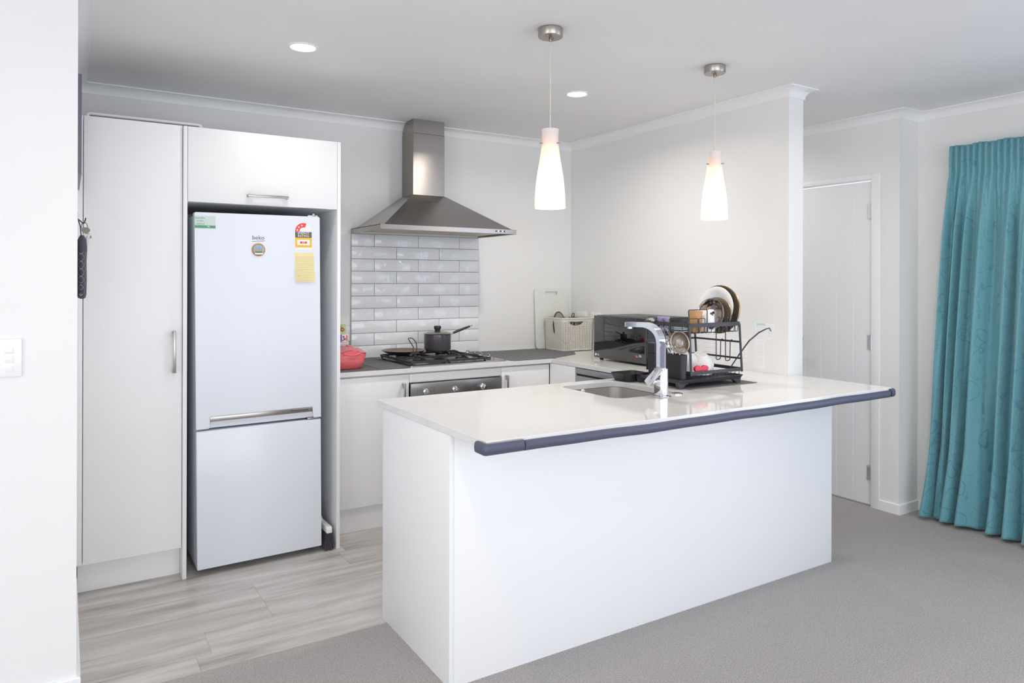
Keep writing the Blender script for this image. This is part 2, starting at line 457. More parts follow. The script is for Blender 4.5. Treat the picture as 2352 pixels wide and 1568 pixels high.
# window frames in the openings behind the camera
def winframe(n, axis, fixed, a0, a1, z0, z1, mull):
    mb = MB()
    def bx(p0, p1, q0, q1):
        if axis == 'y': mb.box(p0, p1, fixed - 0.03, fixed + 0.03, q0, q1)
        else: mb.box(fixed - 0.03, fixed + 0.03, p0, p1, q0, q1)
    bx(a0, a1, z0, z0 + 0.06); bx(a0, a1, z1 - 0.06, z1)
    for k in range(mull + 1):
        c = a0 + (a1 - a0) * k / mull; c = min(max(c, a0 + 0.03), a1 - 0.03); bx(c - 0.03, c + 0.03, z0, z1)
    struct(n, mb, M_gap)
winframe('window_1', 'y', -7.5, -5.3, -0.5, 0.15, 2.25, 4)
winframe('window_2', 'x', XC + 0.03, -6.35, -3.45, 0.08, 2.2, 3)
winframe('window_3', 'x', -6.03, -6.1, -3.1, 0.5, 2.15, 2)

# coved cornice
CZ0, CO = 2.338, 0.055
def cove_prof():
    # (offset from the wall, z)
    p = [(0.0, CZ0), (0.006, CZ0)]
    for i in range(9):
        a = i / 8 * PI / 2
        p.append((0.006 + (CO - 0.009) * (1 - math.cos(a)), CZ0 + 0.004 + (CE - 0.006 - CZ0 - 0.004) * math.sin(a)))
    p += [(CO, CE - 0.006), (CO, CE), (0, CE)]
    return p
def cove(n, path, sides):
    """path: wall corner points; sides: outward normal of every segment"""
    mb = MB(); prof = cove_prof(); rings = []
    k = len(path)
    for i, p in enumerate(path):
        nr = []
        if i > 0: nr.append(sides[i - 1])
        if i < k - 1: nr.append(sides[i])
        off = (sum(q[0] for q in nr) if len(nr) == 2 else nr[0][0], sum(q[1] for q in nr) if len(nr) == 2 else nr[0][1])
        rings.append([(p[0] + off[0] * o_, p[1] + off[1] * o_, z) for o_, z in prof])
    mb.loft(rings)
    struct(n, mb, M_trim, R(50))
cove('trim_1', [(XL, YN + 0.001), (XL, 0), (0, 0), (0, YE), (XP, YE), (XP, 1.2)], [(1, 0), (0, -1), (-1, 0), (0, -1), (1, 0)])
cove('trim_2', [(XD, 1.2), (XD, YC), (XC, YC), (XC, -7.5)], [(-1, 0), (0, -1), (-1, 0)])
# skirting
def skirt(n, path, sides, h_=0.062, d=0.012):
    mb = MB(); prof = [(0, 0), (d, 0), (d, h_ - 0.004), (d - 0.004, h_), (0, h_)]; rings = []
    for i, p in enumerate(path):
        nr = []
        if i > 0: nr.append(sides[i - 1])
        if i < len(path) - 1: nr.append(sides[i])
        off = (sum(q[0] for q in nr), sum(q[1] for q in nr))
        rings.append([(p[0] + off[0] * o_, p[1] + off[1] * o_, z) for o_, z in prof])
    mb.loft(rings); struct(n, mb, M_trim)
skirt('baseboard_left', [(-6.0, YN), (XL, YN), (XL, -0.70)], [(0, -1), (1, 0)], 0.09)
skirt('baseboard_hall', [(XD, -1.815), (XD, YC), (XC, YC), (XC, -3.4)], [(-1, 0), (0, -1), (-1, 0)])

# hall door with grooved leaf
dl = MB(); nY = 7; gw = 0.114
ys = [DY0 + 0.002 + i * gw for i in range(8)]; ys[-1] = DY1 - 0.003
for a, b in zip(ys, ys[1:]): dl.box(XD + 0.004, XD + 0.040, a + (0.0010 if a > ys[0] else 0), b - 0.0010, 0.012, DZ - 0.004, 0.0018, 1)
dl.box(XD + 0.0052, XD + 0.036, DY0 + 0.004, DY1 - 0.005, 0.013, DZ - 0.006)
door = struct('door_1', dl, M_door)
for z0, z1 in ((1.76, 1.848), (0.96, 1.048), (0.162, 0.25)):
    hb = MB(); hb.M = Matrix.Translation((XD - 0.002, DY0 - 0.002, 0))
    hb.lathe([(0.006, z0), (0.006, z1)], 12, True, True)
    for q in range(1, 5): hb.lathe([(0.0068, z0 + (z1 - z0) * q / 5 - 0.001), (0.0068, z0 + (z1 - z0) * q / 5 + 0.001)], 12, True, True)
    hb.M = Matrix.Identity(4); hb.box(XD - 0.002, XD + 0.003, DY0 + 0.001, DY0 + 0.022, z0, z1)
    obj('hinge', hb, M_chrome, door)
hd = MB(); hd.tube(fillet([(XD + 0.006, -1.18, 0.994), (XD - 0.045, -1.18, 0.994), (XD - 0.045, -1.31, 0.994)], 0.015), 0.008, 10)
hd.M = Matrix.Translation((XD + 0.005, -1.18, 0.994)) @ Matrix.Rotation(R(-90), 4, 'Y'); hd.lathe([(0.026, 0), (0.026, 0.008), (0.022, 0.01)], 20, True, True)
obj('handle', hd, M_nickel, door)
jb = MB()
jb.box(XD - 0.001, XD + 0.1, DY0 - 0.02, DY0 - 0.003, 0, DZ + 0.02); jb.box(XD - 0.001, XD + 0.1, DY1 + 0.003, DY1 + 0.02, 0, DZ + 0.02); jb.box(XD - 0.001, XD + 0.1, DY0 - 0.003, DY1 + 0.003, DZ + 0.003, DZ + 0.02)
struct('trim_3', jb, M_trim)
ab = MB(); aw = 0.040
for (a0, a1, z0, z1) in ((DY0 - 0.02 - aw, DY0 - 0.006, 0, DZ + 0.02 + aw - 0.02), (DY1 + 0.006, DY1 + 0.02 + aw, 0, DZ + 0.02 + aw - 0.02), (DY0 - 0.006, DY1 + 0.006, DZ + 0.008, DZ + 0.04)):
    ab.box(XD - 0.012, XD - 0.0012, a0, a1, z0, z1, 0.003)
struct('trim_4', ab, M_trim)

# ------------------------------------------------------------------ curtain
def curtain():
    t_ = thing('curtain', 'long teal curtain with a swirling leaf pattern hanging to the carpet in pencil pleats', 'curtain', (1.08, -2.6, 0.004))
    NY, NZ = 620, 90; y0t, y1t = -2.150, -3.40; y0b, y1b = -2.035, -3.46
    zt, zb = 2.150, 0.012
    bm = bmesh.new(); uvl = bm.loops.layers.uv.new('UVMap'); G = []
    rnd = random.Random(4)
    # irregular fold phase
    ph = [0.0]
    for i in range(NY): ph.append(ph[-1] + 1.0 / NY * (1 + 0.35 * math.sin(i * 0.043) + 0.25 * math.sin(i * 0.021 + 1.3)))
    for j in range(NZ + 1):
        v = (j / NZ); z = zt + (zb - zt) * v
        head = max(0.0, 1 - v / 0.075)
        rowv = []
        for i in range(NY + 1):
            s_ = i / NY; p = ph[i]
            flare = v ** 1.3
            y = (y0t + (y1t - y0t) * s_) * (1 - flare) + (y0b + (y1b - y0b) * s_) * flare
            big = math.sin(2 * PI * 16.0 * p + 0.5 * math.sin(5 * v))
            big2 = math.sin(2 * PI * 5.3 * p + 1.7 + 0.6 * v)
            mid = math.sin(2 * PI * 30.0 * p + 2.2 * v + 0.4)
            fine = math.sin(2 * PI * 40.0 * s_ + 0.4 * math.sin(9 * s_))
            fine = math.copysign(abs(fine) ** 0.6, fine)
            k = min(1.0, max(0.0, (v - 0.04) / 0.22)); k = k * k * (3 - 2 * k)
            kf = 1 - min(1.0, max(0.0, (v - 0.045) / 0.10)); 
            kf2 = 1 - min(1.0, max(0.0, (v - 0.08) / 0.30))
            amp = 0.022 + 0.030 * v
            a = k * (amp * math.copysign(abs(big) ** 0.8, big) + 0.016 * v * big2 + 0.015 * (1 - 0.3 * v) * mid) + kf * 0.0085 * fine + kf2 * (1 - kf) * 0.006 * fine
            x = 1.098 - 0.042 * v - a
            x += -0.007 * math.exp(-((v - 0.072) / 0.02) ** 2) * -1
            # fabric crumpled where it meets the floor
            if v > 0.80:
                q = (v - 0.80) / 0.20
                x += -0.024 * q * math.sin(2 * PI * (16 * p) + 0.9) + 0.010 * q * math.sin(47 * p * PI + 9 * v) + 0.008 * q * math.sin(31 * s_ * PI + 16 * v)
                y += 0.012 * q * math.sin(2 * PI * 16 * p + 1.1)
            zz = z
            if j == NZ: zz = zb + 0.012 * (0.5 + 0.5 * math.sin(2 * PI * 16 * p))
            if j == 0: zz = zt + 0.003 * math.sin(61 * s_)
            x = min(x, XC - 0.006)
            rowv.append(bm.verts.new((x - 1.08, y + 2.6, zz - 0.004)))
        G.append(rowv)
    for j in range(NZ):
        for i in range(NY):
            f = bm.faces.new((G[j][i], G[j][i + 1], G[j + 1][i + 1], G[j + 1][i])); f.smooth = True
            for lp, (a, b) in zip(f.loops, ((i, j), (i + 1, j), (i + 1, j + 1), (i, j + 1))):
                lp[uvl].uv = (a / NY * 2.6, -b / NZ * 2.14)
    me = bpy.data.meshes.new('fabric'); bm.to_mesh(me); bm.free(); me.materials.append(M_curt)
    o = bpy.data.objects.new('fabric', me); SC.collection.objects.link(o); o.parent = t_
    so = o.modifiers.new('s', 'SOLIDIFY'); so.thickness = 0.0015; so.offset = 0
    hk = MB(); hk.box(1.118, 1.140, -3.38, -2.17, 2.118, 2.142, 0.002)
    for i in range(9): hk.box(1.135, 1.1705, -2.2 - i * 0.14, -2.21 - i * 0.14, 2.122, 2.138)
    obj('track', hk, M_white, t_)
curtain()

# ------------------------------------------------------------------ bar handle
def bar_handle(parent, a, b, depth_axis, face, out=0.032, w=0.012):
    """a, b end points on the door face plane (x,z) for depth y, (y,z) for depth x"""
    mb = MB(); th = 0.007
    if depth_axis == 'y':
        (x0, z0), (x1, z1) = a, b; f = face
        if abs(x1 - x0) > abs(z1 - z0):
            mb.box(x0, x1, f - out, f - out + th, z0 - w / 2, z0 + w / 2, 0.0015)
            mb.box(x0, x0 + 0.010, f - out + th * 0.5, f, z0 - w / 2, z0 + w / 2, 0.0015); mb.box(x1 - 0.010, x1, f - out + th * 0.5, f, z0 - w / 2, z0 + w / 2, 0.0015)
            mb.box(x0 + 0.002, x0 + 0.028, f - out + 0.002, f - 0.012, z0 - w / 2 + 0.001, z0 + w / 2 - 0.001, 0.001)
            mb.box(x1 - 0.028, x1 - 0.002, f - out + 0.002, f - 0.012, z0 - w / 2 + 0.001, z0 + w / 2 - 0.001, 0.001)
        else:
            mb.box(x0 - w / 2, x0 + w / 2, f - out, f - out + th, z0, z1, 0.0015)
            mb.box(x0 - w / 2, x0 + w / 2, f - out + th * 0.5, f, z0, z0 + 0.010, 0.0015); mb.box(x0 - w / 2, x0 + w / 2, f - out + th * 0.5, f, z1 - 0.010, z1, 0.0015)
            mb.box(x0 - w / 2 + 0.001, x0 + w / 2 - 0.001, f - out + 0.002, f - 0.012, z0 + 0.002, z0 + 0.028, 0.001)
            mb.box(x0 - w / 2 + 0.001, x0 + w / 2 - 0.001, f - out + 0.002, f - 0.012, z1 - 0.028, z1 - 0.002, 0.001)
    return obj('handle', mb, M_nickel, parent)

# ------------------------------------------------------------------ pantry
t_ = thing('pantry_cabinet', 'tall white pantry cabinet with one full-height door beside the left wall', 'cabinet', (-2.96, -0.36, 0))
cb_ = MB(); cb_.box(-3.170, -2.7495, -0.694, -0.003, 0.143, 2.078); obj('carcass', cb_, M_cabin, t_)
obj('filler_strip', MB().box(-3.172, -3.1445, -0.716, -0.695, 0.143, 2.085, 0.001), M_cab, t_)
dr = obj('door', MB().box(-3.1415, -2.7515, -0.716, -0.697, 0.143, 2.085, 0.0012), M_cab, t_)
bar_handle(dr, (-2.785, 0.952), (-2.785, 1.142), 'y', -0.716)
obj('plinth', MB().box(-3.160, -2.7495, -0.640, -0.622, 0.0, 0.142), M_cab, t_)

# ------------------------------------------------------------------ fridge housing
t_ = thing('fridge_housing_cabinet', 'white overhead cupboard with two tall side panels framing the fridge', 'cabinet', (-2.37, -0.36, 0))
obj('side_panel', MB().box(-2.7485, -2.7315, -0.7295, -0.003, 0.0, 2.083, 0.001), M_cab, t_)
obj('side_panel', MB().box(-2.0260, -2.0085, -0.7295, -0.003, 0.0, 2.083, 0.001), M_cab, t_)
obj('carcass', MB().box(-2.7310, -2.0265, -0.708, -0.003, 1.737, 2.078), M_cabin, t_)
dr = obj('door', MB().box(-2.7295, -2.0280, -0.7295, -0.710, 1.737, 2.083, 0.0012), M_cab, t_)
bar_handle(dr, (-2.470, 1.779), (-2.279, 1.779), 'y', -0.7295)

# ------------------------------------------------------------------ folded drying rack lying on the pantry
t_ = thing('clothes_airer', 'folded white wire airer lying flat on top of the pantry', 'airer', (-2.88, -0.45, 2.0785))
fr_ = MB()
fr_.tube(fillet([(-3.125, -0.60, 2.083), (-3.125, -0.60, 2.119), (-2.655, -0.60, 2.119), (-2.655, -0.60, 2.083)], 0.012), 0.006, 10)
for x_ in (-3.125, -2.655): fr_.tube([(x_, -0.60, 2.095), (x_, -0.30, 2.095)], 0.0045, 8)
fr_.tube(fillet([(-3.125, -0.30, 2.083), (-3.125, -0.30, 2.119), (-2.655, -0.30, 2.119), (-2.655, -0.30, 2.083)], 0.012), 0.006, 10)
obj('frame', fr_, M_white, t_)
ww = MB()
for i in range(14): ww.tube([(-3.10 + i * 0.033, -0.585, 2.116), (-3.10 + i * 0.033, -0.305, 2.116)], 0.0022, 6)
obj('rail', ww, M_white, t_)
obj('gap_shade_slab', MB().box(-3.115, -2.665, -0.592, -0.31, 2.080, 2.1135, 0.002), M_olive, t_)  # slab coloured as the shade in the gap below the rods

# ------------------------------------------------------------------ fridge (leans a touch to the left)
FX, FY, FT = -2.3945, -0.40, -R(0.55)
def fth(name, label, cat, lx, ly, lz, local=True):
    """a thing fixed to the fridge front: local offset from the fridge base, same lean"""
    p = Matrix.Rotation(FT, 4, 'Y') @ Vector((lx, ly, lz))
    return thing(name, label, cat, (FX + p.x, FY + p.y, p.z), None, True, (0, FT, 0))
t_ = thing('refrigerator', 'tall white fridge freezer with two doors standing between the side panels', 'refrigerator', (FX, FY, 0.0), None, True, (0, FT, 0))
HW = 0.2915; FF = -0.335   # half width, door front (local y)
bd = MB(); bd.box(-HW, HW, FF + 0.075, 0.34, 0.031, 1.680, 0.004); obj('body', bd, M_fridges, t_)
gs = MB(); gs.box(-HW + 0.004, HW - 0.004, FF + 0.058, FF + 0.075, 0.040, 0.670); gs.box(-HW + 0.004, HW - 0.004, FF + 0.058, FF + 0.075, 0.695, 1.680); obj('door_seal', gs, M_white, t_)
# upper door with a scooped grip along its lower edge
ud = MB(); gx0, gx1 = -0.238, 0.248
out = [(-HW, 0.684), (gx0, 0.684), (gx0 + 0.004, 0.690), (gx0 + 0.008, 0.738), (gx1, 0.738), (gx1 + 0.004, 0.692), (gx1 + 0.008, 0.684), (HW, 0.684), (HW, 1.686), (HW - 0.006, 1.692), (-HW + 0.006, 1.692), (-HW, 1.686)]
ud.prism(out, 'y', FF, FF + 0.012); ud.box(-HW, HW, FF + 0.012, FF + 0.058, 0.684, 1.692, 0.004)
du = obj('upper_door', ud, M_fridge, t_)
gp = MB(); gp.prism([(FF + 0.001, 0.715), (FF + 0.0105, 0.700), (FF + 0.0105, 0.736), (FF + 0.001, 0.736)], 'x', gx0 + 0.009, gx1 - 0.001)
obj('grip_lip', gp, M_fridge, du)
gm = MB(); gm.box(gx0 + 0.006, gx1 + 0.001, FF - 0.003, FF + 0.003, 0.7155, 0.7395, 0.003); hn = obj('handle', gm, M_steelh, du)
obj('lettering', text_mb('ProSmart Inverter', 0.0115, face_front(0.185, FF - 0.0032, 0.728)), M_inkd, hn)
obj('logo', text_mb('beko', 0.029, face_front(-0.008, FF - 0.0006, 1.580), 0.0006), mat('logo_grey', (104, 108, 124), 0.4), du)
lg = MB(); lg.tube([(-0.037, FF - 0.0006, 1.5615), (0.022, FF - 0.0006, 1.5655)], 0.0011, 6); obj('logo_underline', lg, mat('logo_grey', (104, 108, 124), 0.4), du)
ld = MB(); ld.box(-HW, HW, FF, FF + 0.058, 0.031, 0.674, 0.005); obj('lower_door', ld, M_fridge, t_)
hg = MB(); hg.box(0.235, 0.285, FF + 0.010, FF + 0.06, 1.693, 1.700, 0.002); hg.M = Matrix.Translation((0.268, FF + 0.03, 0)); hg.lathe([(0.008, 1.699), (0.008, 1.708), (0.005, 1.710)], 14, False, True); obj('hinge', hg, M_chrome, t_)
hg = MB(); hg.box(0.225, 0.285, FF + 0.004, FF + 0.055, 0.6745, 0.6835, 0.001); obj('hinge', hg, M_nickel, t_)
for fx in (-0.255, 0.250):
    f_ = MB(); f_.cyl((fx, FF + 0.10), 0.022, 0.001, 0.020, 18, 0.002); f_.cyl((fx, FF + 0.10), 0.008, 0.018, 0.033, 12); obj('foot', f_, M_black, t_)
# things stuck to the fridge (drawn in their own local frames)
t_ = fth('service_sticker', 'small white and green sticker in the top left corner of the fridge door', 'sticker', -0.246, FF, 1.619)
obj('sheet', MB().box(-0.045, 0.045, -0.0012, -0.0002, 0.0, 0.057, 0.0004, 1), mat('sticker_pale', (206, 222, 214), 0.5), t_)
obj('band', MB().box(-0.045, 0.045, -0.0018, -0.0009, 0.0, 0.0125), M_green, t_)
tm = text_mb('Scan here', 0.0105, face_front(-0.022, -0.0014, 0.047)); obj('lettering', tm, M_green, t_)
obj('lettering', text_mb('to log a', 0.009, face_front(-0.022, -0.0014, 0.034)), M_green, t_)
obj('lettering', text_mb('repair job', 0.009, face_front(-0.020, -0.0014, 0.020)), M_green, t_)
obj('lettering', text_mb('W', 0.012, face_front(0.014, -0.0020, 0.0065)), M_white, t_)
t_ = fth('energy_rating_label', 'red and yellow energy rating label on the fridge, above the note paper', 'label', 0.209, FF, 1.524)
obj('sheet', MB().box(-0.041, 0.041, -0.0010, -0.0002, 0.0, 0.091), M_paper, t_)
ar = MB(); ar.prism([(0.0 - 0.041, 0.091)] + [(0.041 * math.cos(a), 0.091 + 0.043 * math.sin(a)) for a in [PI - PI * i / 20 for i in range(1, 20)]] + [(0.041, 0.091)], 'y', -0.0010, -0.0002); obj('dial', ar, M_paper, t_)
ra = [PI - (PI * 0.62) * i / 14 for i in range(15)]
rd = MB(); rd.prism([(0.041 * math.cos(a), 0.091 + 0.043 * math.sin(a)) for a in ra] + [(0.020 * math.cos(a), 0.091 + 0.021 * math.sin(a)) for a in ra[::-1]], 'y', -0.0016, -0.0009); obj('red_arc', rd, M_redl, t_)
st = MB()
for a in (PI * 0.92, PI * 0.76, PI * 0.58):
    cx, cz = 0.031 * math.cos(a), 0.091 + 0.032 * math.sin(a)
    st.prism([(cx + (0.0062 if k % 2 == 0 else 0.0026) * math.sin(k * PI / 5), cz + (0.0062 if k % 2 == 0 else 0.0026) * math.cos(k * PI / 5)) for k in range(10)], 'y', -0.0022, -0.0015)
obj('star', st, M_paper, t_)
obj('grey_band', MB().box(-0.041, 0.041, -0.0016, -0.0009, 0.061, 0.090), mat('label_grey', (104, 98, 94), 0.5), t_)
obj('lettering', text_mb('ENERGY', 0.0155, face_front(0, -0.0019, 0.0830)), M_paper, t_)
obj('lettering', text_mb('RATING', 0.0155, face_front(0, -0.0019, 0.0695)), M_paper, t_)
obj('yellow_band', MB().box(-0.041, 0.041, -0.0016, -0.0009, 0.013, 0.061), M_yellow, t_)
obj('white_box', MB().box(-0.031, 0.031, -0.0020, -0.0015, 0.024, 0.051), M_paper, t_)
obj('red_box', MB().box(-0.017, 0.017, -0.0024, -0.0019, 0.032, 0.042), M_redl, t_)
obj('lettering', text_mb('330', 0.010, face_front(0, -0.0028, 0.037)), M_paper, t_)
t_ = fth('note_paper', 'pale yellow ruled note sheet stuck on the fridge door', 'note', 0.212, FF, 1.366)
nt = MB()
nt.loft([[(-0.047 + 0.003 * (1 - k / 8) , -0.0004 - 0.006 * (1 - k / 8) ** 2, 0.145 * k / 8), (0.049 + 0.002 * (1 - k / 8), -0.0004 - 0.008 * (1 - k / 8) ** 2, 0.145 * k / 8), (0.049 + 0.002 * (1 - k / 8), -0.0002 - 0.0075 * (1 - k / 8) ** 2 + 0.0004, 0.145 * k / 8), (-0.047 + 0.003 * (1 - k / 8), -0.0002 - 0.0055 * (1 - k / 8) ** 2 + 0.0004, 0.145 * k / 8)] for k in range(9)])
obj('sheet', nt, M_note, t_)
nl = MB()
for k in range(16):
    z = 0.006 + k * 0.0079; d = (1 - z / 0.145)
    nl.box(-0.045 + 0.003 * d, 0.048, -0.0014 - 0.0083 * d * d, -0.0008 - 0.0070 * d * d, z, z + 0.0013)
obj('ruled_lines', nl, M_noteline, t_)
t_ = fth('fridge_magnet', 'round souvenir magnet with an orange rim and a city picture', 'magnet', -0.008, FF - 0.0003, 1.491)
mg = MB(); mg.M = Matrix.Translation((0, 0, 0.031)) @ Matrix.Rotation(R(90), 4, 'X')
mg.lathe([(0.031, 0), (0.031, 0.004), (0.027, 0.007), (0.024, 0.006)], 36, True, True); obj('rim', mg, mat('orange_gilt', (206, 142, 76), 0.35, 0.3), t_)
mg = MB(); mg.M = Matrix.Translation((0, 0, 0.031)) @ Matrix.Rotation(R(90), 4, 'X'); mg.lathe([(0.0238, 0.006), (0.0238, 0.0066)], 36, True, True); pic = obj('picture', mg, mat('sky_blue_print', (120, 190, 226), 0.4), t_)
bb = MB()
for x_, w_, h_ in ((-0.012, 0.008, 0.028), (0.002, 0.007, 0.031), (0.013, 0.007, 0.024), (-0.005, 0.005, 0.018)): bb.box(x_ - w_ / 2, x_ + w_ / 2, -0.0072, -0.0064, 0.018, 0.018 + h_ * 0.9)
obj('printed_towers', bb, mat('sandstone_print', (178, 158, 138), 0.5), pic)
obj('printed_trees', MB().box(-0.016, 0.017, -0.0075, -0.0068, 0.016, 0.022, 0.001), mat('tree_print', (84, 120, 70), 0.5), pic)
obj('banner', MB().box(-0.018, 0.020, -0.0082, -0.0070, 0.008, 0.0155, 0.001), M_paper, t_)

# ------------------------------------------------------------------ dust brush beside the fridge
t_ = thing('dustpan_brush', 'white hand brush with dark bristles standing beside the fridge', 'brush', (-2.055, -0.66, 0.0))
hb = MB(); hb.M = Matrix.Translation((-2.064, -0.66, 0)) ; hb.box(-0.0145, 0.0145, -0.075, 0.075, 0.088, 0.121, 0.005, 3); obj('head', hb, M_white, t_)
br = MB(); rnd = random.Random(2)
for i in range(5):
    for j in range(13):
        x0, y0 = -2.064 + (i - 2) * 0.0055, -0.66 + (j - 6) * 0.0105
        dx, dy = (i - 2) * 0.0055 + rnd.uniform(-.003, .003), (j - 6) * 0.002 + rnd.uniform(-.003, .003)
        x1 = max(min(x0 + dx, -2.032), -2.090)
        br.tube([(x0, y0, 0.092), ((x0 + x1) / 2, y0 + dy * 0.4, 0.045), (x1, y0 + dy, 0.004 + rnd.uniform(0, .006))], [0.0026, 0.0036, 0.0046], 6)
obj('bristles', br, M_bristle, t_)['kind'] = 'stuff'
hh = MB(); hh.tube([(-2.066, -0.615, 0.117), (-2.074, -0.60, 0.145), (-2.0765, -0.59, 0.19), (-2.078, -0.585, 0.25)], [0.009, 0.0085, 0.006, 0.005], 12); obj('handle', hh, M_white, t_)

# ------------------------------------------------------------------ base cabinets along the back wall
FY0 = -0.585
t_ = thing('base_cabinet', 'white base cabinet between the fridge panel and the oven', 'cabinet', (-1.78, -0.3, 0))
obj('carcass', MB().box(-2.007, -1.5625, -0.565, -0.003, 0.142, ZU - 0.0015), M_cabin, t_)
dr = obj('door', MB().box(-2.0055, -1.5640, FY0, -0.567, 0.145, ZU - 0.010, 0.0012), M_cab, t_)
bar_handle(dr, (-1.600, 0.61), (-1.600, 0.800), 'y', FY0)
obj('plinth', MB().box(-2.007, -1.562, -0.535, -0.517, 0, 0.141), M_cab, t_)
# oven
t_ = thing('built_in_oven', 'stainless steel built-in oven with three knobs under the hob', 'oven', (-1.26, -0.3, 0.14))
obj('housing', MB().box(-1.5615, -0.9585, -0.560, -0.003, 0.142, 0.795), M_cabin, t_)
cp = obj('control_panel', MB().box(-1.558, -0.962, -0.600, -0.5605, 0.700, 0.793, 0.002), M_steelh, t_)
obj('oven_door', MB().box(-1.558, -0.962, -0.600, -0.5605, 0.165, 0.695, 0.003), M_black_gloss, t_)
dh = MB(); dh.tube(fillet([(-1.50, -0.598, 0.655), (-1.50, -0.64, 0.655), (-1.02, -0.64, 0.655), (-1.02, -0.598, 0.655)], 0.01), 0.009, 12); obj('door_handle', dh, M_steelh, t_)
for i, (kx, an) in enumerate(((-1.466, 0), (-1.280, 25), (-1.094, -20))):
    kb = MB(); kb.M = Matrix.Translation((kx, -0.6, 0.745)) @ Matrix.Rotation(R(90), 4, 'X') @ Matrix.Rotation(R(an), 4, 'Z')
    kb.lathe([(0.017, 0), (0.017, 0.003), (0.014, 0.006), (0.0075, 0.010), (0.0075, 0.022), (0.009, 0.024), (0.009, 0.032), (0.007, 0.034)], 24, True, True)
    kb.box(-0.0025, 0.0025, -0.004, 0.0175, 0.003, 0.020, 0.001); obj('knob', kb, M_chrome, cp)
for kx in (-1.466, -1.094):
    for sgn in (-1, 1):
        mk = MB()
        for q in range(4):
            mk.box(kx + sgn * 0.052 - 0.0016, kx + sgn * 0.052 + 0.0016, -0.6008, -0.6, 0.728 + q * 0.011, 0.731 + q * 0.011)
            mk.box(kx + sgn * 0.022, kx + sgn * 0.047, -0.6008, -0.6, 0.7292 + q * 0.011, 0.7299 + q * 0.011)
        obj('dial_scale', mk, M_inkd, cp)
mk = MB(); mk.box(-1.214, -1.211, -0.6008, -0.6, 0.742, 0.745); mk.box(-1.214, -1.211, -0.6008, -0.6, 0.752, 0.755)
obj('clock_mark', mk, M_inkd, cp)
obj('indicator_light', MB().box(-1.196, -1.188, -0.6012, -0.6, 0.747, 0.750), M_redl, cp)
t_ = thing('oven_filler_panel', 'narrow white panel between the oven and the hob worktop', 'panel', (-1.26, -0.3, 0.797))
obj('front', MB().box(-1.5615, -0.9585, FY0, -0.567, 0.799, ZU - 0.010, 0.001), M_cab, t_)
obj('carcass', MB().box(-1.5615, -0.9585, -0.566, -0.003, 0.797, ZU - 0.0015), M_cabin, t_)
# right of oven
t_ = thing('base_cabinet', 'white corner base cabinet to the right of the oven', 'cabinet', (-0.6, -0.3, 0))
obj('carcass', MB().box(-0.9575, -0.003, -0.563, -0.003, 0.142, ZU - 0.0015), M_cabin, t_)
dr = obj('door', MB().box(-0.956, -0.604, FY0, -0.565, 0.145, ZU - 0.010, 0.0012), M_cab, t_)
bar_handle(dr, (-0.926, 0.61), (-0.926, 0.800), 'y', FY0)
obj('plinth', MB().box(-0.9575, -0.54, -0.535, -0.517, 0, 0.141), M_cab, t_)
obj('return_panel', MB().box(-0.5995, -0.583, -0.853, -0.588, 0.145, ZU - 0.0015, 0.001), M_cab, t_)
# dishwasher
t_ = thing('dishwasher', 'grey drawer dishwasher under the right-hand worktop', 'dishwasher', (-0.3, -1.16, 0))
obj('body', MB().box(-0.575, -0.02, -1.455, -0.856, 0.10, ZU - 0.0015), M_cabin, t_)
obj('top_rail', MB().box(-0.600, -0.577, -1.455, -0.856, 0.820, ZU - 0.004, 0.0015), M_grey_panel, t_)
obj('drawer_front', MB().box(-0.600, -0.577, -1.455, -0.856, 0.485, 0.808, 0.0015), M_grey_panel, t_)
obj('drawer_front', MB().box(-0.600, -0.577, -1.455, -0.856, 0.120, 0.475, 0.0015), M_grey_panel, t_)
obj('recess', MB().box(-0.583, -0.577, -1.450, -0.860, 0.470, 0.822), M_gap, t_)
obj('kick_plate', MB().box(-0.55, -0.535, -1.455, -0.856, 0.0, 0.10), M_gap, t_)

# ------------------------------------------------------------------ island
t_ = thing('island_cabinet', 'white kitchen island with plain side and front panels on the carpet edge', 'island', (-1.05, -1.86, 0))
obj('side_panel', MB().box(-2.1063, -2.089, -2.1595, -1.5608, 0.0, ZU - 0.0008, 0.001), M_cab, t_)
obj('front_panel', MB().box(-2.0885, -0.0091, -2.1595, -2.142, 0.0, ZU - 0.0008, 0.001), M_cab, t_)
cc_ = MB(); cc_.box(-2.088, -1.30, -2.141, -1.58, 0.12, ZU - 0.001); cc_.box(-0.86, -0.62, -2.141, -1.58, 0.12, ZU - 0.001); cc_.box(-1.30, -0.86, -2.141, -1.58, 0.12, 0.60)
cc_.box(-0.62, -0.01, -2.141, -1.908, 0.0, ZU - 0.001)
obj('carcass', cc_, M_cabin, t_)
for x0, x1 in ((-2.086, -1.70), (-1.697, -1.302), (-1.299, -0.97), (-0.967, -0.622)):
    obj('door', MB().box(x0, x1, -1.579, -1.5608, 0.145, 0.845, 0.001), M_cab, t_)
obj('plinth', MB().box(-2.088, -0.622, -1.64, -1.62, 0, 0.119), M_cab, t_)

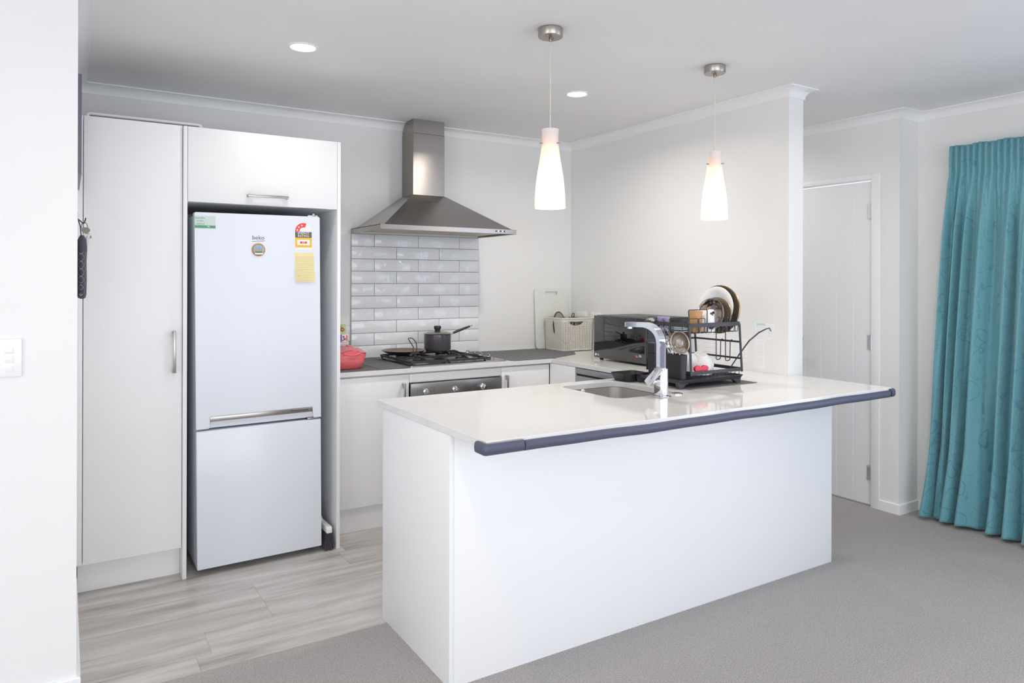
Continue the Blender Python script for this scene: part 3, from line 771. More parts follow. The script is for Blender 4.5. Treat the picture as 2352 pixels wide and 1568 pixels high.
# ------------------------------------------------------------------ worktop (one continuous U shape, sink cut out)
SX0, SX1, SY0, SY1 = -1.245, -0.890, -2.005, -1.580
cu = bpy.data.curves.new('w', 'CURVE'); cu.dimensions = '2D'; cu.fill_mode = 'BOTH'; cu.extrude = (ZT - ZU) / 2 - 0.0015; cu.bevel_depth = 0.0015; cu.bevel_resolution = 1; cu.offset = -0.0015
WX1, WY0, WY1, WX0 = 0.072, -2.411, -1.502, -2.1085
def spl(pts):
    s_ = cu.splines.new('POLY'); s_.points.add(len(pts) - 1); s_.use_cyclic_u = True
    for p, q in zip(s_.points, pts): p.co = (q[0], q[1], 0, 1)
spl([(-2.0075, -0.002), (-0.002, -0.002), (-0.002, YE - 0.002), (WX1, YE - 0.002), (WX1, WY0), (WX0, WY0), (WX0, WY1), (-0.600, WY1), (-0.600, -0.601), (-2.0075, -0.601)])
spl(rrect(SX0, SX1, SY0, SY1, 0.06, 8)[::-1])
o = bpy.data.objects.new('w', cu); SC.collection.objects.link(o)
dg = bpy.context.evaluated_depsgraph_get(); me = bpy.data.meshes.new_from_object(o.evaluated_get(dg))
bpy.data.objects.remove(o)
me.transform(Matrix.Translation((0, 0, (ZT - ZU) / 2))); me.materials.clear(); me.materials.append(M_stone)
for p in me.polygons: p.use_smooth = False
wt = bpy.data.objects.new('worktop', me); SC.collection.objects.link(wt); wt.location = (0, 0, ZU)
tag(wt, 'glossy white stone worktop running along both walls and over the island', 'worktop')

# sink
t_ = thing('kitchen_sink', 'stainless steel undermount sink sunk into the island worktop', 'sink', ((SX0 + SX1) / 2, (SY0 + SY1) / 2, 0.66))
sk = MB(); rings = []
def rr(d, z, r): return [(p[0], p[1], z) for p in rrect(SX0 + d, SX1 - d, SY0 + d, SY1 - d, r, 8)]
sk.loft([rr(-0.012, ZU - 0.001, 0.07), rr(0.0, ZU - 0.001, 0.06), rr(0.002, 0.70, 0.058), rr(0.010, 0.680, 0.055), rr(0.03, 0.672, 0.045)], False, True)
obj('bowl', sk, M_sink, t_, ang=R(60))
dn = MB(); dn.M = Matrix.Translation(((SX0 + SX1) / 2, (SY0 + SY1) / 2, 0.6725)); dn.lathe([(0.045, 0), (0.043, 0.003), (0.03, 0.001), (0.0, 0.001)], 28, False, False); obj('drain', dn, M_chrome, t_)
ov = MB(); ov.M = Matrix.Translation((-1.105, SY1 - 0.004, 0.845)) @ Matrix.Rotation(R(90), 4, 'X'); ov.lathe([(0.013, 0), (0.013, 0.005), (0.009, 0.008), (0.0, 0.008)], 20); obj('overflow', ov, M_white, t_)

# tap
TX, TY = -1.045, -2.055
t_ = thing('kitchen_tap', 'chrome mixer tap with a square arched spout reaching over the sink', 'tap', (TX, TY, ZT))
bs = MB(); bs.box(TX - 0.031, TX + 0.031, TY - 0.031, TY + 0.031, ZT + 0.0003, ZT + 0.005, 0.002); obj('base_plate', bs, M_chrome, t_)
bs = MB(); bs.box(TX - 0.022, TX + 0.022, TY - 0.022, TY + 0.022, ZT + 0.005, ZT + 0.122, 0.004, 3); obj('body', bs, M_chrome, t_)
sp_ = MB(); path = [(TX, TY, ZT + 0.120), (TX, TY, ZT + 0.215)] + bez((TX, TY, ZT + 0.22), (TX, TY + 0.0, ZT + 0.275), (TX, TY + 0.045, ZT + 0.300), (TX, TY + 0.10, ZT + 0.302), 12) + [(TX, TY + 0.215, ZT + 0.298)]
sp_.tube(path, 0.01, flat=(0.0175, 0.0105)); obj('spout', sp_, M_chrome, t_, ang=R(40))
ae = MB(); ae.cyl((TX, TY + 0.200), 0.012, ZT + 0.279, ZT + 0.290, 20, 0.001); obj('aerator', ae, M_chrome, t_)
lv = MB(); lv.M = Matrix.Translation((TX - 0.028, TY + 0.010, ZT + 0.066)) @ Matrix.Rotation(R(-90), 4, 'Y'); lv.lathe([(0.014, -0.01), (0.014, 0.012), (0.010, 0.016)], 20, True, True)
lv.M = Matrix.Translation((TX - 0.046, TY + 0.010, ZT + 0.080)) @ Matrix.Rotation(R(38), 4, 'X') @ Matrix.Rotation(R(18), 4, 'Y'); lv.box(-0.0035, 0.0035, -0.018, 0.018, -0.032, 0.062, 0.0015); obj('lever', lv, M_chrome, t_)
# air switch
t_ = thing('waste_disposal_button', 'round flat chrome button set in the worktop beside the tap', 'button', (-0.936, -2.04, ZT))
ab_ = MB(); ab_.M = Matrix.Translation((-0.936, -2.04, ZT + 0.0004)); ab_.lathe([(0.025, 0), (0.025, 0.003), (0.023, 0.0045), (0.019, 0.0045)], 32, True, True); obj('ring', ab_, M_chrome, t_)
ab_ = MB(); ab_.M = Matrix.Translation((-0.936, -2.04, ZT)); ab_.lathe([(0.018, 0.005), (0.018, 0.0062), (0.016, 0.007)], 28, True, True); obj('push_cap', ab_, M_nickel, t_)

# foam edge guard
t_ = thing('foam_edge_guard', 'dark grey foam bumper strip along the front edge of the island', 'edge guard', (-1.02, WY0, 0.83))
def guard_strip():
    mb = MB(); n = 46; x0, x1 = -1.972, 0.044; rings = []
    for i in range(n + 1):
        u = i / n; x = x0 + (x1 - x0) * u
        wob = 0.0009 * math.sin(u * 17) + 0.0007 * math.sin(u * 39 + 1)
        zc = 0.8555 + wob - 0.002 * math.sin(u * PI)
        pts = []
        for a in range(13):
            th = -PI / 2 + PI * a / 12
            pts.append((x, WY0 - 0.0008 - 0.0135 * math.cos(th) ** 0.7 if abs(math.cos(th)) > 1e-6 else WY0 - 0.0008, zc + 0.0165 * math.sin(th)))
        rings.append(pts)
    mb.loft(rings); return mb
obj('strip', guard_strip(), M_dark, t_, ang=R(70))
def corner(xc, s_, L1):
    mb = MB()
    rings = []
    prof = [(0.0008, -0.017), (0.010, -0.0185), (0.016, -0.013), (0.0175, 0.0), (0.016, 0.013), (0.010, 0.0185), (0.0008, 0.017)]
    zc = 0.8600
    pa = [((xc - s_ * L1, WY0), (0, -1))] + [((xc - s_ * 0.0, WY0), (s_ * math.sin(a) , -math.cos(a))) for a in [PI / 2 * k / 6 for k in range(7)]] + [((xc, WY0 + 0.045), (s_, 0))]
    for (p, nn) in pa: rings.append([(p[0] + nn[0] * d, p[1] + nn[1] * d, zc + z) for d, z in prof])
    mb.loft(rings); return mb
obj('corner_cap', corner(WX0 - 0.0005, -1, 0.130), M_dark, t_, ang=R(60))
obj('corner_cap', corner(WX1 + 0.0005, 1, 0.022), M_dark, t_, ang=R(60))

# ------------------------------------------------------------------ tile splashback
ts = MB(); ts.mi = 1; ts.sm = False
SPX0, SPX1 = -1.7009, -0.7949; ZTOP = 1.5876 + 0.0778
ts.box(SPX0, SPX1, -0.006, -0.0005, ZT + 0.0008, ZTOP)
ts.mi = 0; rnd = random.Random(5); P_ = 0.0778; g = 0.0014
for k in range(-1, 9):
    z1 = 1.5876 - k * P_; z0 = max(z1 - P_, ZT + 0.0006)
    xs = [0, 0.151, 0.453, 0.755, 0.906] if k % 2 != 0 else [0, 0.302, 0.604, 0.906]
    for a, b in zip(xs, xs[1:]):
        M0 = Matrix.Translation((SPX0 + (a + b) / 2, -0.009, (z0 + z1) / 2)) @ Matrix.Rotation(R(rnd.uniform(-.35, .35)), 4, 'Z') @ Matrix.Rotation(R(rnd.uniform(-.5, .5)), 4, 'X')
        ts.M = M0; ts.box(-(b - a) / 2 + g, (b - a) / 2 - g, -0.0035, 0.0035, -(z1 - z0) / 2 + g, (z1 - z0) / 2 - g, 0.0015, 2); ts.M = Matrix.Identity(4)
sb = obj('tile_splashback', ts, [M_tile, M_grout])
tag(sb, 'white glossy subway tile splashback between the hob and the range hood', 'splashback')

# ------------------------------------------------------------------ range hood
t_ = thing('range_hood', 'stainless steel pyramid range hood with a square chimney above the hob', 'range hood', (-1.25, -0.25, 1.666))
HX0, HX1 = -1.702, -0.798
hr = MB(); hr.box(HX0, HX1, -0.500, -0.4985, 1.666, 1.694, 0.0005, 1); hr.box(HX0, HX0 + 0.0015, -0.4985, -0.004, 1.666, 1.694); hr.box(HX1 - 0.0015, HX1, -0.4985, -0.004, 1.666, 1.694)
hr.box(HX0, HX1, -0.4985, -0.48, 1.691, 1.694); hr.box(HX0, HX0 + 0.04, -0.48, -0.004, 1.691, 1.694); hr.box(HX1 - 0.04, HX1, -0.48, -0.004, 1.691, 1.694)
obj('rim', hr, M_steelh, t_)
cn = MB(); a0, a1, b0, b1 = HX0 + 0.025, HX1 - 0.025, -0.492, -0.003; c0, c1, d0, d1 = -1.363, -1.137, -0.178, -0.003
zb_, zt_ = 1.694, 1.912
cn.loft([[(a0, b1, zb_), (a0, b0, zb_), (a1, b0, zb_), (a1, b1, zb_)], [(c0, d1, zt_), (c0, d0, zt_), (c1, d0, zt_), (c1, d1, zt_)]], False, True)
obj('canopy', cn, M_steelh, t_, ang=R(10))
ch = MB(); ch.box(-1.360, -1.140, -0.174, -0.003, 1.9125, 2.302, 0.0015, 1); obj('chimney', ch, M_steel, t_)
ch = MB(); ch.prism([(-0.174, 2.3025), (-0.174, CE - 0.0005), (-0.058, CE - 0.0005), (-0.052, 2.380), (-0.03, 2.364), (-0.012, 2.345), (-0.008, 2.334), (-0.003, 2.334), (-0.003, 2.3025)], 'x', -1.3575, -1.1425); obj('chimney_extension', ch, M_steel, t_, ang=R(25))
un = MB(); un.box(HX0 + 0.003, HX1 - 0.003, -0.497, -0.004, 1.682, 1.6835); obj('underside', un, M_steelh, t_)
M_filter = mat('grease_filter', (182, 166, 140), 0.4, 0.8)
t2 = NT(M_filter); wv = t2.n('ShaderNodeTexWave'); t2.l(t2.coord(), wv.inputs['Vector']); wv.inputs['Scale'].default_value = 60; t2.bump(wv.outputs[1], 0.6, 0.002)
for i in range(3):
    x0 = HX0 + 0.03 + i * 0.283; f_ = MB(); f_.box(x0, x0 + 0.278, -0.43, -0.06, 1.676, 1.6815, 0.001); obj('filter', f_, M_filter, t_)
bt = MB()
for i in range(5):
    bt.M = Matrix.Translation((-0.945 + i * 0.0145, -0.5, 1.6815)) @ Matrix.Rotation(R(90), 4, 'X')
    b1_ = MB(); b1_.M = bt.M; b1_.lathe([(0.0045, 0), (0.0045, 0.004), (0.0035, 0.005)], 16, True, True); obj('button', b1_, M_chrome if i % 2 else M_black, t_)
bt.bm.free()

# ------------------------------------------------------------------ hob
HZ = ZT
t_ = thing('gas_hob', 'five burner stainless gas hob with black cast-iron supports', 'hob', (-1.23, -0.30, HZ))
HB0, HB1, HY0, HY1 = -1.545, -0.905, -0.560, -0.060
tp = MB(); tp.loft([[(p[0], p[1], HZ + 0.0006) for p in rrect(HB0, HB1, HY0, HY1, 0.012)], [(p[0], p[1], HZ + 0.006) for p in rrect(HB0, HB1, HY0, HY1, 0.012)], [(p[0], p[1], HZ + 0.010) for p in rrect(HB0 + 0.010, HB1 - 0.010, HY0 + 0.010, HY1 - 0.010, 0.008)], [(p[0], p[1], HZ + 0.007) for p in rrect(HB0 + 0.020, HB1 - 0.020, HY0 + 0.020, HY1 - 0.020, 0.006)]])
obj('tray', tp, M_steelh, t_, ang=R(20))
bpos = [(-1.42, -0.17, 0.034), (-1.20, -0.16, 0.026), (-1.42, -0.44, 0.034), (-1.16, -0.44, 0.024), (-1.30, -0.31, 0.03)]
burn = [(-1.435, -0.175, 0.034), (-1.435, -0.44, 0.038), (-1.165, -0.175, 0.034), (-1.165, -0.44, 0.026)]
for (x, y, r_) in burn:
    b_ = MB(); b_.M = Matrix.Translation((x, y, HZ + 0.0075)); b_.lathe([(r_ * 1.35, 0), (r_ * 1.3, 0.008), (r_ * 1.05, 0.012), (r_ * 1.05, 0.015)], 30, True, True)
    bb_ = obj('burner', b_, M_nickel, t_)
    b_ = MB(); b_.M = Matrix.Translation((x, y, HZ + 0.0230)); b_.lathe([(r_, 0), (r_ * 1.02, 0.004), (r_ * 0.9, 0.007), (r_ * 0.7, 0.0075)], 30, True, True)
    obj('burner_cap', b_, M_iron, bb_)
def grate(x0, x1, y0, y1, cs):
    mb = MB(); z0 = HZ + 0.012; z1 = HZ + 0.024; zt2 = HZ + 0.044
    mb.tube([(p[0], p[1], z1) for p in rrect(x0, x1, y0, y1, 0.02)], 0.006, closed=True, flat=(0.0055, 0.006))
    for (x, y) in ((x0 + .01, y0 + .01), (x1 - .01, y0 + .01), (x0 + .01, y1 - .01), (x1 - .01, y1 - .01)): mb.box(x - 0.006, x + 0.006, y - 0.006, y + 0.006, HZ + 0.008, z1, 0.002)
    mb.box(x0 + 0.003, x1 - 0.003, (y0 + y1) / 2 - 0.005, (y0 + y1) / 2 + 0.005, z1 - 0.004, z1 + 0.006, 0.002)
    for (cx, cy) in cs:
        for dx, dy, L in ((1, 0, x1 - cx), (-1, 0, cx - x0), (0, 1, (y1 - cy) if cy > (y0 + y1) / 2 else ((y0 + y1) / 2 - cy)), (0, -1, (cy - y0) if cy < (y0 + y1) / 2 else (cy - (y0 + y1) / 2))):
            a = 0.028; L2 = L - 0.002
            pts = [(a, zt2 - 0.012), (a, zt2), (L2 - 0.03, zt2), (L2, zt2 - 0.010), (L2, z1 - 0.004), (L2 - 0.010, z1 - 0.004), (L2 - 0.012, zt2 - 0.016), (a + 0.03, zt2 - 0.012)]
            if dx: mb.prism([(cx + dx * p, z) for p, z in pts], 'y', cy - 0.0045, cy + 0.0045)
            else: mb.prism([(cy + dy * p, z) for p, z in pts], 'x', cx - 0.0045, cx + 0.0045)
    return mb
obj('pan_support', grate(-1.535, -1.302, -0.545, -0.075, [(-1.435, -0.175), (-1.435, -0.44)]), M_iron, t_, ang=R(30))
obj('pan_support', grate(-1.296, -1.035, -0.545, -0.075, [(-1.165, -0.175), (-1.165, -0.44)]), M_iron, t_, ang=R(30))
for i, y in enumerate((-0.16, -0.25, -0.345, -0.44)):
    k_ = MB(); k_.M = Matrix.Translation((-0.965, y, HZ + 0.0095)); k_.lathe([(0.019, 0), (0.019, 0.003), (0.015, 0.006), (0.013, 0.010)], 24, True, False); k_.mi = 0
    kk = obj('knob', k_, M_black, t_)
    k_ = MB(); k_.M = Matrix.Translation((-0.965, y, HZ + 0.0195)) @ Matrix.Rotation(R((90, 0, 0, 0)[i]), 4, 'Z'); k_.lathe([(0.013, 0), (0.012, 0.004), (0.0055, 0.006), (0.0055, 0.015), (0.004, 0.017)], 20, True, True); k_.box(-0.003, 0.003, -0.017, 0.010, 0.003, 0.012, 0.001)
    obj('knob_stem', k_, M_chrome, kk)
k_ = MB(); k_.M = Matrix.Translation((-0.965, -0.51, HZ + 0.0075)); k_.lathe([(0.005, 0), (0.005, 0.012)], 12, True, True); obj('ignition_button', k_, M_nickel, t_)

# crepe pan
t_ = thing('crepe_pan', 'shallow dark pan with a folded wire handle on the left rear burner', 'pan', (-1.436, -0.215, HZ + 0.0445))
px_, py_, pz_ = -1.436, -0.215, HZ + 0.0447
pb = MB(); pb.M = Matrix.Translation((px_, py_, pz_)); pb.lathe([(0.0, 0.0), (0.100, 0.0), (0.108, 0.003), (0.1335, 0.0175), (0.135, 0.0195), (0.1325, 0.0195)], 48, False, False); body = obj('pan_body', pb, M_pan, t_)
pb = MB(); pb.M = Matrix.Translation((px_, py_, pz_)); pb.lathe([(0.1325, 0.0195), (0.106, 0.0075), (0.098, 0.0055), (0.0, 0.0055)], 48); obj('cooking_surface', pb, M_pantop, t_)
hx, hy = px_ + 0.012, py_ - 0.128
hd_ = MB()
hd_.tube(fillet([(hx - 0.011, hy - 0.010, pz_ + 0.012), (hx - 0.011, hy - 0.012, pz_ + 0.050), (hx - 0.034, hy - 0.02, pz_ + 0.078), (hx - 0.052, hy - 0.025, pz_ + 0.104), (hx - 0.024, hy - 0.025, pz_ + 0.104), (hx + 0.004, hy - 0.02, pz_ + 0.076), (hx + 0.011, hy - 0.012, pz_ + 0.050), (hx + 0.011, hy - 0.010, pz_ + 0.012)], 0.008), 0.0027, 8)
obj('wire_handle', hd_, mat('pan_handle_metal', (116, 92, 80), 0.3, 0.9), t_)
for dx in (-0.011, 0.011):
    r_ = MB(); r_.M = Matrix.Translation((hx + dx * 2.2, hy + 0.004, pz_ + 0.008)) @ Matrix.Rotation(R(90), 4, 'X'); r_.lathe([(0.006, -0.004), (0.006, 0.007), (0.004, 0.010)], 14, True, True); obj('rivet', r_, M_nickel, t_)
b_ = MB(); b_.box(hx - 0.03, hx + 0.03, hy - 0.012, hy + 0.006, pz_ + 0.003, pz_ + 0.016, 0.003); obj('bracket', b_, M_pan, t_)

# saucepan
qx, qy, qz = -1.202, -0.205, HZ + 0.0447
t_ = thing('saucepan', 'dark grey saucepan with a lid and a long handle on the right rear burner', 'saucepan', (qx, qy, qz))
pb = MB(); pb.M = Matrix.Translation((qx, qy, qz)); pb.lathe([(0.0, 0.0), (0.070, 0.0), (0.080, 0.006), (0.0855, 0.018), (0.0855, 0.108), (0.088, 0.110), (0.0835, 0.110), (0.082, 0.02), (0.0, 0.008)], 48); obj('pot_body', pb, M_pot, t_)
pb = MB(); pb.M = Matrix.Translation((qx, qy, qz + 0.1105)); pb.lathe([(0.0, -0.002), (0.088, -0.001), (0.0935, 0.002), (0.090, 0.0045), (0.060, 0.014), (0.025, 0.019), (0.0, 0.020)], 48); ld_ = obj('lid', pb, mat('lid_pewter', (168, 160, 152), 0.2, 0.9), t_)
pb = MB(); pb.M = Matrix.Translation((qx, qy, qz + 0.130)); pb.lathe([(0.016, 0), (0.018, 0.008), (0.022, 0.012), (0.0235, 0.024), (0.020, 0.030), (0.0, 0.032)], 24, True); obj('lid_knob', pb, M_black, ld_)
hd_ = MB(); hd_.tube([(qx + 0.082, qy, qz + 0.088), (qx + 0.098, qy, qz + 0.104), (qx + 0.115, qy, qz + 0.112)], 0.004, 10); obj('handle_bracket', hd_, M_chrome, t_)
hd_ = MB(); hd_.tube([(qx + 0.112, qy, qz + 0.111), (qx + 0.14, qy, qz + 0.121), (qx + 0.20, qy, qz + 0.140), (qx + 0.232, qy, qz + 0.150)], [0.007, 0.0085, 0.0075, 0.006], 12); hd_.M = Matrix.Identity(4); obj('handle', hd_, M_black, t_)
hd_ = MB(); hd_.tube([(qx + 0.230, qy, qz + 0.1495), (qx + 0.252, qy, qz + 0.156)], [0.0035, 0.0035], 8); obj('hanging_ring', hd_, M_chrome, t_)

# ------------------------------------------------------------------ counter mats
def thin_mat(poly, z, label, wav=0.0, name='counter_mat', group=None):
    mb = MB(); n = 14; rings = []
    (ax, ay), (bx, by), (cx, cy), (dx, dy) = poly    # a-b front edge, d-c back edge
    top = []; bot = []
    for j in range(n + 1):
        v = j / n; r1 = []; r0 = []
        for i in range(n + 1):
            u = i / n
            x = (ax * (1 - u) + bx * u) * (1 - v) + (dx * (1 - u) + cx * u) * v
            y = (ay * (1 - u) + by * u) * (1 - v) + (dy * (1 - u) + cy * u) * v
            w_ = wav * (0.5 + 0.5 * math.sin(u * 7 + v * 3) * math.cos(v * 9 + u * 2))
            r1.append(mb._v((x, y, z + 0.0018 + w_))); r0.append(mb._v((x, y, z)))
        top.append(r1); bot.append(r0)
    for j in range(n):
        for i in range(n):
            mb._f([top[j][i], top[j][i + 1], top[j + 1][i + 1], top[j + 1][i]]); mb._f([bot[j][i], bot[j + 1][i], bot[j + 1][i + 1], bot[j][i + 1]])
    for i in range(n):
        for G, J in ((0, 0), (n, n)): mb._f([bot[G][i], bot[G][i + 1], top[G][i + 1], top[G][i]])
        for I in (0, n): mb._f([bot[i][I], bot[i + 1][I], top[i + 1][I], top[i][I]])
    o = obj(name, mb, M_mat); tag(o, label, 'mat', group); return o
thin_mat([(-2.004, -0.592), (-1.70, -0.592), (-1.70, -0.02), (-2.004, -0.02)], ZT + 0.0004, 'charcoal counter mat under the coral casserole')
thin_mat([(-1.735, -0.588), (-1.552, -0.588), (-1.552, -0.02), (-1.735, -0.02)], ZT + 0.0024, 'charcoal counter mat beside the left edge of the hob')
thin_mat([(-0.872, -0.598), (-0.56, -0.598), (-0.40, -0.015), (-0.895, -0.015)], ZT + 0.0004, 'charcoal counter mat to the right of the hob', 0.003)
thin_mat([(-0.552, -0.575), (-0.30, -0.46), (-0.02, -0.015), (-0.392, -0.015)], ZT + 0.0004, 'charcoal counter mat under the cream basket', 0.001)

# ------------------------------------------------------------------ coral casserole and what is behind it
t_ = thing('microwave_casserole', 'coral red plastic casserole with a translucent lid beside the fridge panel', 'casserole', (-1.88, -0.40, ZT + 0.0028))
cx_, cy_ = -1.878, -0.430
cs = MB(); rings = []
def oval(a, b, z, lift=0.0, n=40):
    return [(cx_ + a * math.copysign(abs(math.cos(q)) ** 0.85, math.cos(q)), cy_ + b * math.copysign(abs(math.sin(q)) ** 0.85, math.sin(q)), z + lift * max(0.0, -math.cos(2 * q)) ** 2) for q in [2 * PI * i / n for i in range(n)]]
z0 = ZT + 0.003
cs.loft([oval(0.078, 0.070, z0), oval(0.086, 0.078, z0 + 0.004), oval(0.100, 0.090, z0 + 0.035), oval(0.103, 0.0925, z0 + 0.050), oval(0.1025, 0.092, z0 + 0.052), oval(0.108, 0.0965, z0 + 0.066), oval(0.1075, 0.096, z0 + 0.068), oval(0.112, 0.101, z0 + 0.084, 0.02), oval(0.108, 0.097, z0 + 0.084, 0.02), oval(0.09, 0.08, z0 + 0.010)], True, True)
obj('bowl', cs, M_red, t_, ang=R(50))
lh = MB(); lh.tube(bez((cx_ - 0.045, cy_ - 0.100, z0 + 0.090), (cx_ - 0.02, cy_ - 0.112, z0 + 0.078), (cx_ + 0.03, cy_ - 0.112, z0 + 0.078), (cx_ + 0.050, cy_ - 0.100, z0 + 0.092), 10), 0.005, 8); obj('grip', lh, M_red, t_)
ll = MB(); ll.loft([oval(0.109, 0.098, z0 + 0.0865, 0.019), oval(0.100, 0.090, z0 + 0.095, 0.017), oval(0.075, 0.066, z0 + 0.110, 0.010), oval(0.035, 0.03, z0 + 0.119, 0.002), oval(0.008, 0.007, z0 + 0.121)], False, True)
obj('lid', ll, M_redlid, t_, ang=R(60))
tb = MB(); tb.box(cx_ + 0.008, cx_ + 0.030, cy_ - 0.03, cy_ + 0.03, z0 + 0.117, z0 + 0.127, 0.004); obj('lid_vent', tb, M_red, t_)
# bowl behind
t_ = thing('small_bowl', 'small clear bowl half hidden behind the coral casserole', 'bowl', (-1.733, -0.15, ZT + 0.0045))
b_ = MB(); b_.M = Matrix.Translation((-1.738, -0.15, ZT + 0.0045)); b_.lathe([(0.0, 0), (0.036, 0), (0.050, 0.02), (0.058, 0.075), (0.0555, 0.075), (0.047, 0.02), (0.034, 0.005), (0, 0.005)], 32); obj('body', b_, M_white, t_)
# stacked food boxes on a white container
t_ = thing('storage_tub', 'white plastic tub with a grey clip behind the casserole', 'tub', (-1.885, -0.20, ZT + 0.003))
b_ = MB(); b_.loft([[(p[0], p[1], z) for p in rrect(-1.99 + d, -1.80 - d, -0.27 + d, -0.10 - d, 0.02)] for z, d in ((ZT + 0.0032, 0.01), (ZT + 0.12, 0.0), (ZT + 0.125, -0.002), (ZT + 0.131, -0.002))]); obj('tub_body', b_, M_white, t_)
b_ = MB(); b_.box(-1.799, -1.785, -0.235, -0.205, ZT + 0.085, ZT + 0.138, 0.004); obj('clip', b_, mat('grey_clip', (124, 124, 134), 0.4), t_)
t_ = thing('snack_box', 'white and purple printed food box lying on the white tub', 'box', (-1.885, -0.19, ZT + 0.1322))
obj('carton', MB().box(-1.985, -1.802, -0.255, -0.12, ZT + 0.1324, ZT + 0.178, 0.001), mat('cream_print', (236, 224, 214), 0.5), t_)
obj('purple_panel', MB().box(-1.9845, -1.842, -0.2562, -0.2548, ZT + 0.1335, ZT + 0.177), mat('purple_print', (132, 74, 172), 0.5), t_)
sq = MB()
for (x, z, s_) in ((-1.832, 0.163, 0.005), (-1.825, 0.150, 0.006), (-1.836, 0.143, 0.004)): sq.box(x - s_, x + s_, -0.2562, -0.2550, ZT + z - s_, ZT + z + s_, 0.001)
obj('printed_mark', sq, mat('violet_print', (116, 92, 150), 0.5), t_)
obj('printed_mark', MB().box(-1.814, -1.809, -0.2562, -0.2550, ZT + 0.138, ZT + 0.172), M_redl, t_)
t_ = thing('snack_box', 'green printed food box leaning at the top behind the casserole', 'box', (-1.885, -0.19, ZT + 0.1785))
obj('carton', MB().box(-1.985, -1.815, -0.245, -0.12, ZT + 0.1786, ZT + 0.233, 0.001), mat('green_print', (186, 206, 142), 0.5), t_)
obj('white_end', MB().box(-1.8150, -1.792, -0.245, -0.12, ZT + 0.1786, ZT + 0.226, 0.001), mat('lavender_print', (214, 214, 232), 0.5), t_)
for (x, z, s_, c_) in ((-1.858, 0.207, 0.013, (60, 138, 180)), (-1.862, 0.190, 0.009, (92, 140, 60)), (-1.846, 0.222, 0.009, (214, 152, 56)), (-1.836, 0.205, 0.012, (140, 62, 44)), (-1.836, 0.205, 0.007, (170, 176, 110))):
    d_ = MB(); d_.M = Matrix.Translation((x, -0.2452 - (0.0008 if s_ == 0.007 else 0), ZT + z)) @ Matrix.Rotation(R(90), 4, 'X'); d_.lathe([(s_, 0), (s_, 0.0009)], 18, True, True); obj('printed_spot', d_, mat('spot_%d_%d_%d' % c_, c_, 0.5), t_)

# ------------------------------------------------------------------ cutting board, basket
t_ = thing('cutting_board', 'pale translucent cutting board with a slot handle standing behind the basket', 'cutting board', (-0.19, -0.03, ZT + 0.003))
cu = bpy.data.curves.new('c', 'CURVE'); cu.dimensions = '2D'; cu.fill_mode = 'BOTH'; cu.extrude = 0.004
spl(rrect(-0.145, 0.145, 0.0, 0.435, 0.022)); spl(rrect(-0.055, 0.055, 0.385, 0.412, 0.0125)[::-1])
o = bpy.data.objects.new('c', cu); SC.collection.objects.link(o); dg = bpy.context.evaluated_depsgraph_get(); me = bpy.data.meshes.new_from_object(o.evaluated_get(dg)); bpy.data.objects.remove(o)
me.materials.clear(); me.materials.append(mat('board_plastic', (228, 230, 224), 0.35))
me.transform(Matrix.Rotation(R(86.5), 4, 'X')); bo = bpy.data.objects.new('board', me); SC.collection.objects.link(bo); bo.parent = t_; bo.location = (0.0, -0.006, 0.0)

BX0, BX1, BY0, BY1 = -0.290, 0.002, -0.300, -0.055
t_ = thing('storage_basket', 'cream woven-look plastic basket with an oval hand hole on the corner of the worktop', 'basket', (-0.152, -0.175, ZT + 0.0045))
bm = bmesh.new(); uvl = bm.loops.layers.uv.new('UVMap')
BH = 0.226; zb0 = ZT + 0.0045; base_ = rrect(BX0, BX1 - 0.010, BY0, BY1, 0.035, 8); nn_ = len(base_)
cxm, cym = (BX0 + BX1 - 0.010) / 2, (BY0 + BY1) / 2
L_ = [0.0]
for i in range(nn_): L_.append(L_[-1] + (Vector(base_[(i + 1) % nn_]) - Vector(base_[i])).length)
NZ_ = 14; grid = []
def hole_at(ax, z):   # oval hand hole in the right-hand front face
    return abs(ax) < 0
for j in range(NZ_ + 1):
    v = j / NZ_; s_ = 0.945 + 0.055 * v
    grid.append([bm.verts.new((cxm + (p[0] - cxm) * s_, cym + (p[1] - cym) * s_, zb0 + BH * v)) for p in base_])
for j in range(NZ_):
    for i in range(nn_):
        k = (i + 1) % nn_
        f = bm.faces.new((grid[j][i], grid[j][k], grid[j + 1][k], grid[j + 1][i])); f.smooth = True
        for lp, (a, b) in zip(f.loops, ((L_[i], j), (L_[i + 1], j), (L_[i + 1], j + 1), (L_[i], j + 1))): lp[uvl].uv = (a, b / NZ_ * BH)
bm.faces.new(grid[0][::-1])
me = bpy.data.meshes.new('basket_wall'); 
bmesh.ops.recalc_face_normals(bm, faces=bm.faces[:]); bm.to_mesh(me); bm.free()
me.transform(Matrix.Translation(-Vector(t_.location))); me.materials.append(M_bask)
bo = bpy.data.objects.new('basket_wall', me); SC.collection.objects.link(bo); bo.parent = t_
sm_ = bo.modifiers.new('s', 'SOLIDIFY'); sm_.thickness = 0.003; sm_.offset = -1
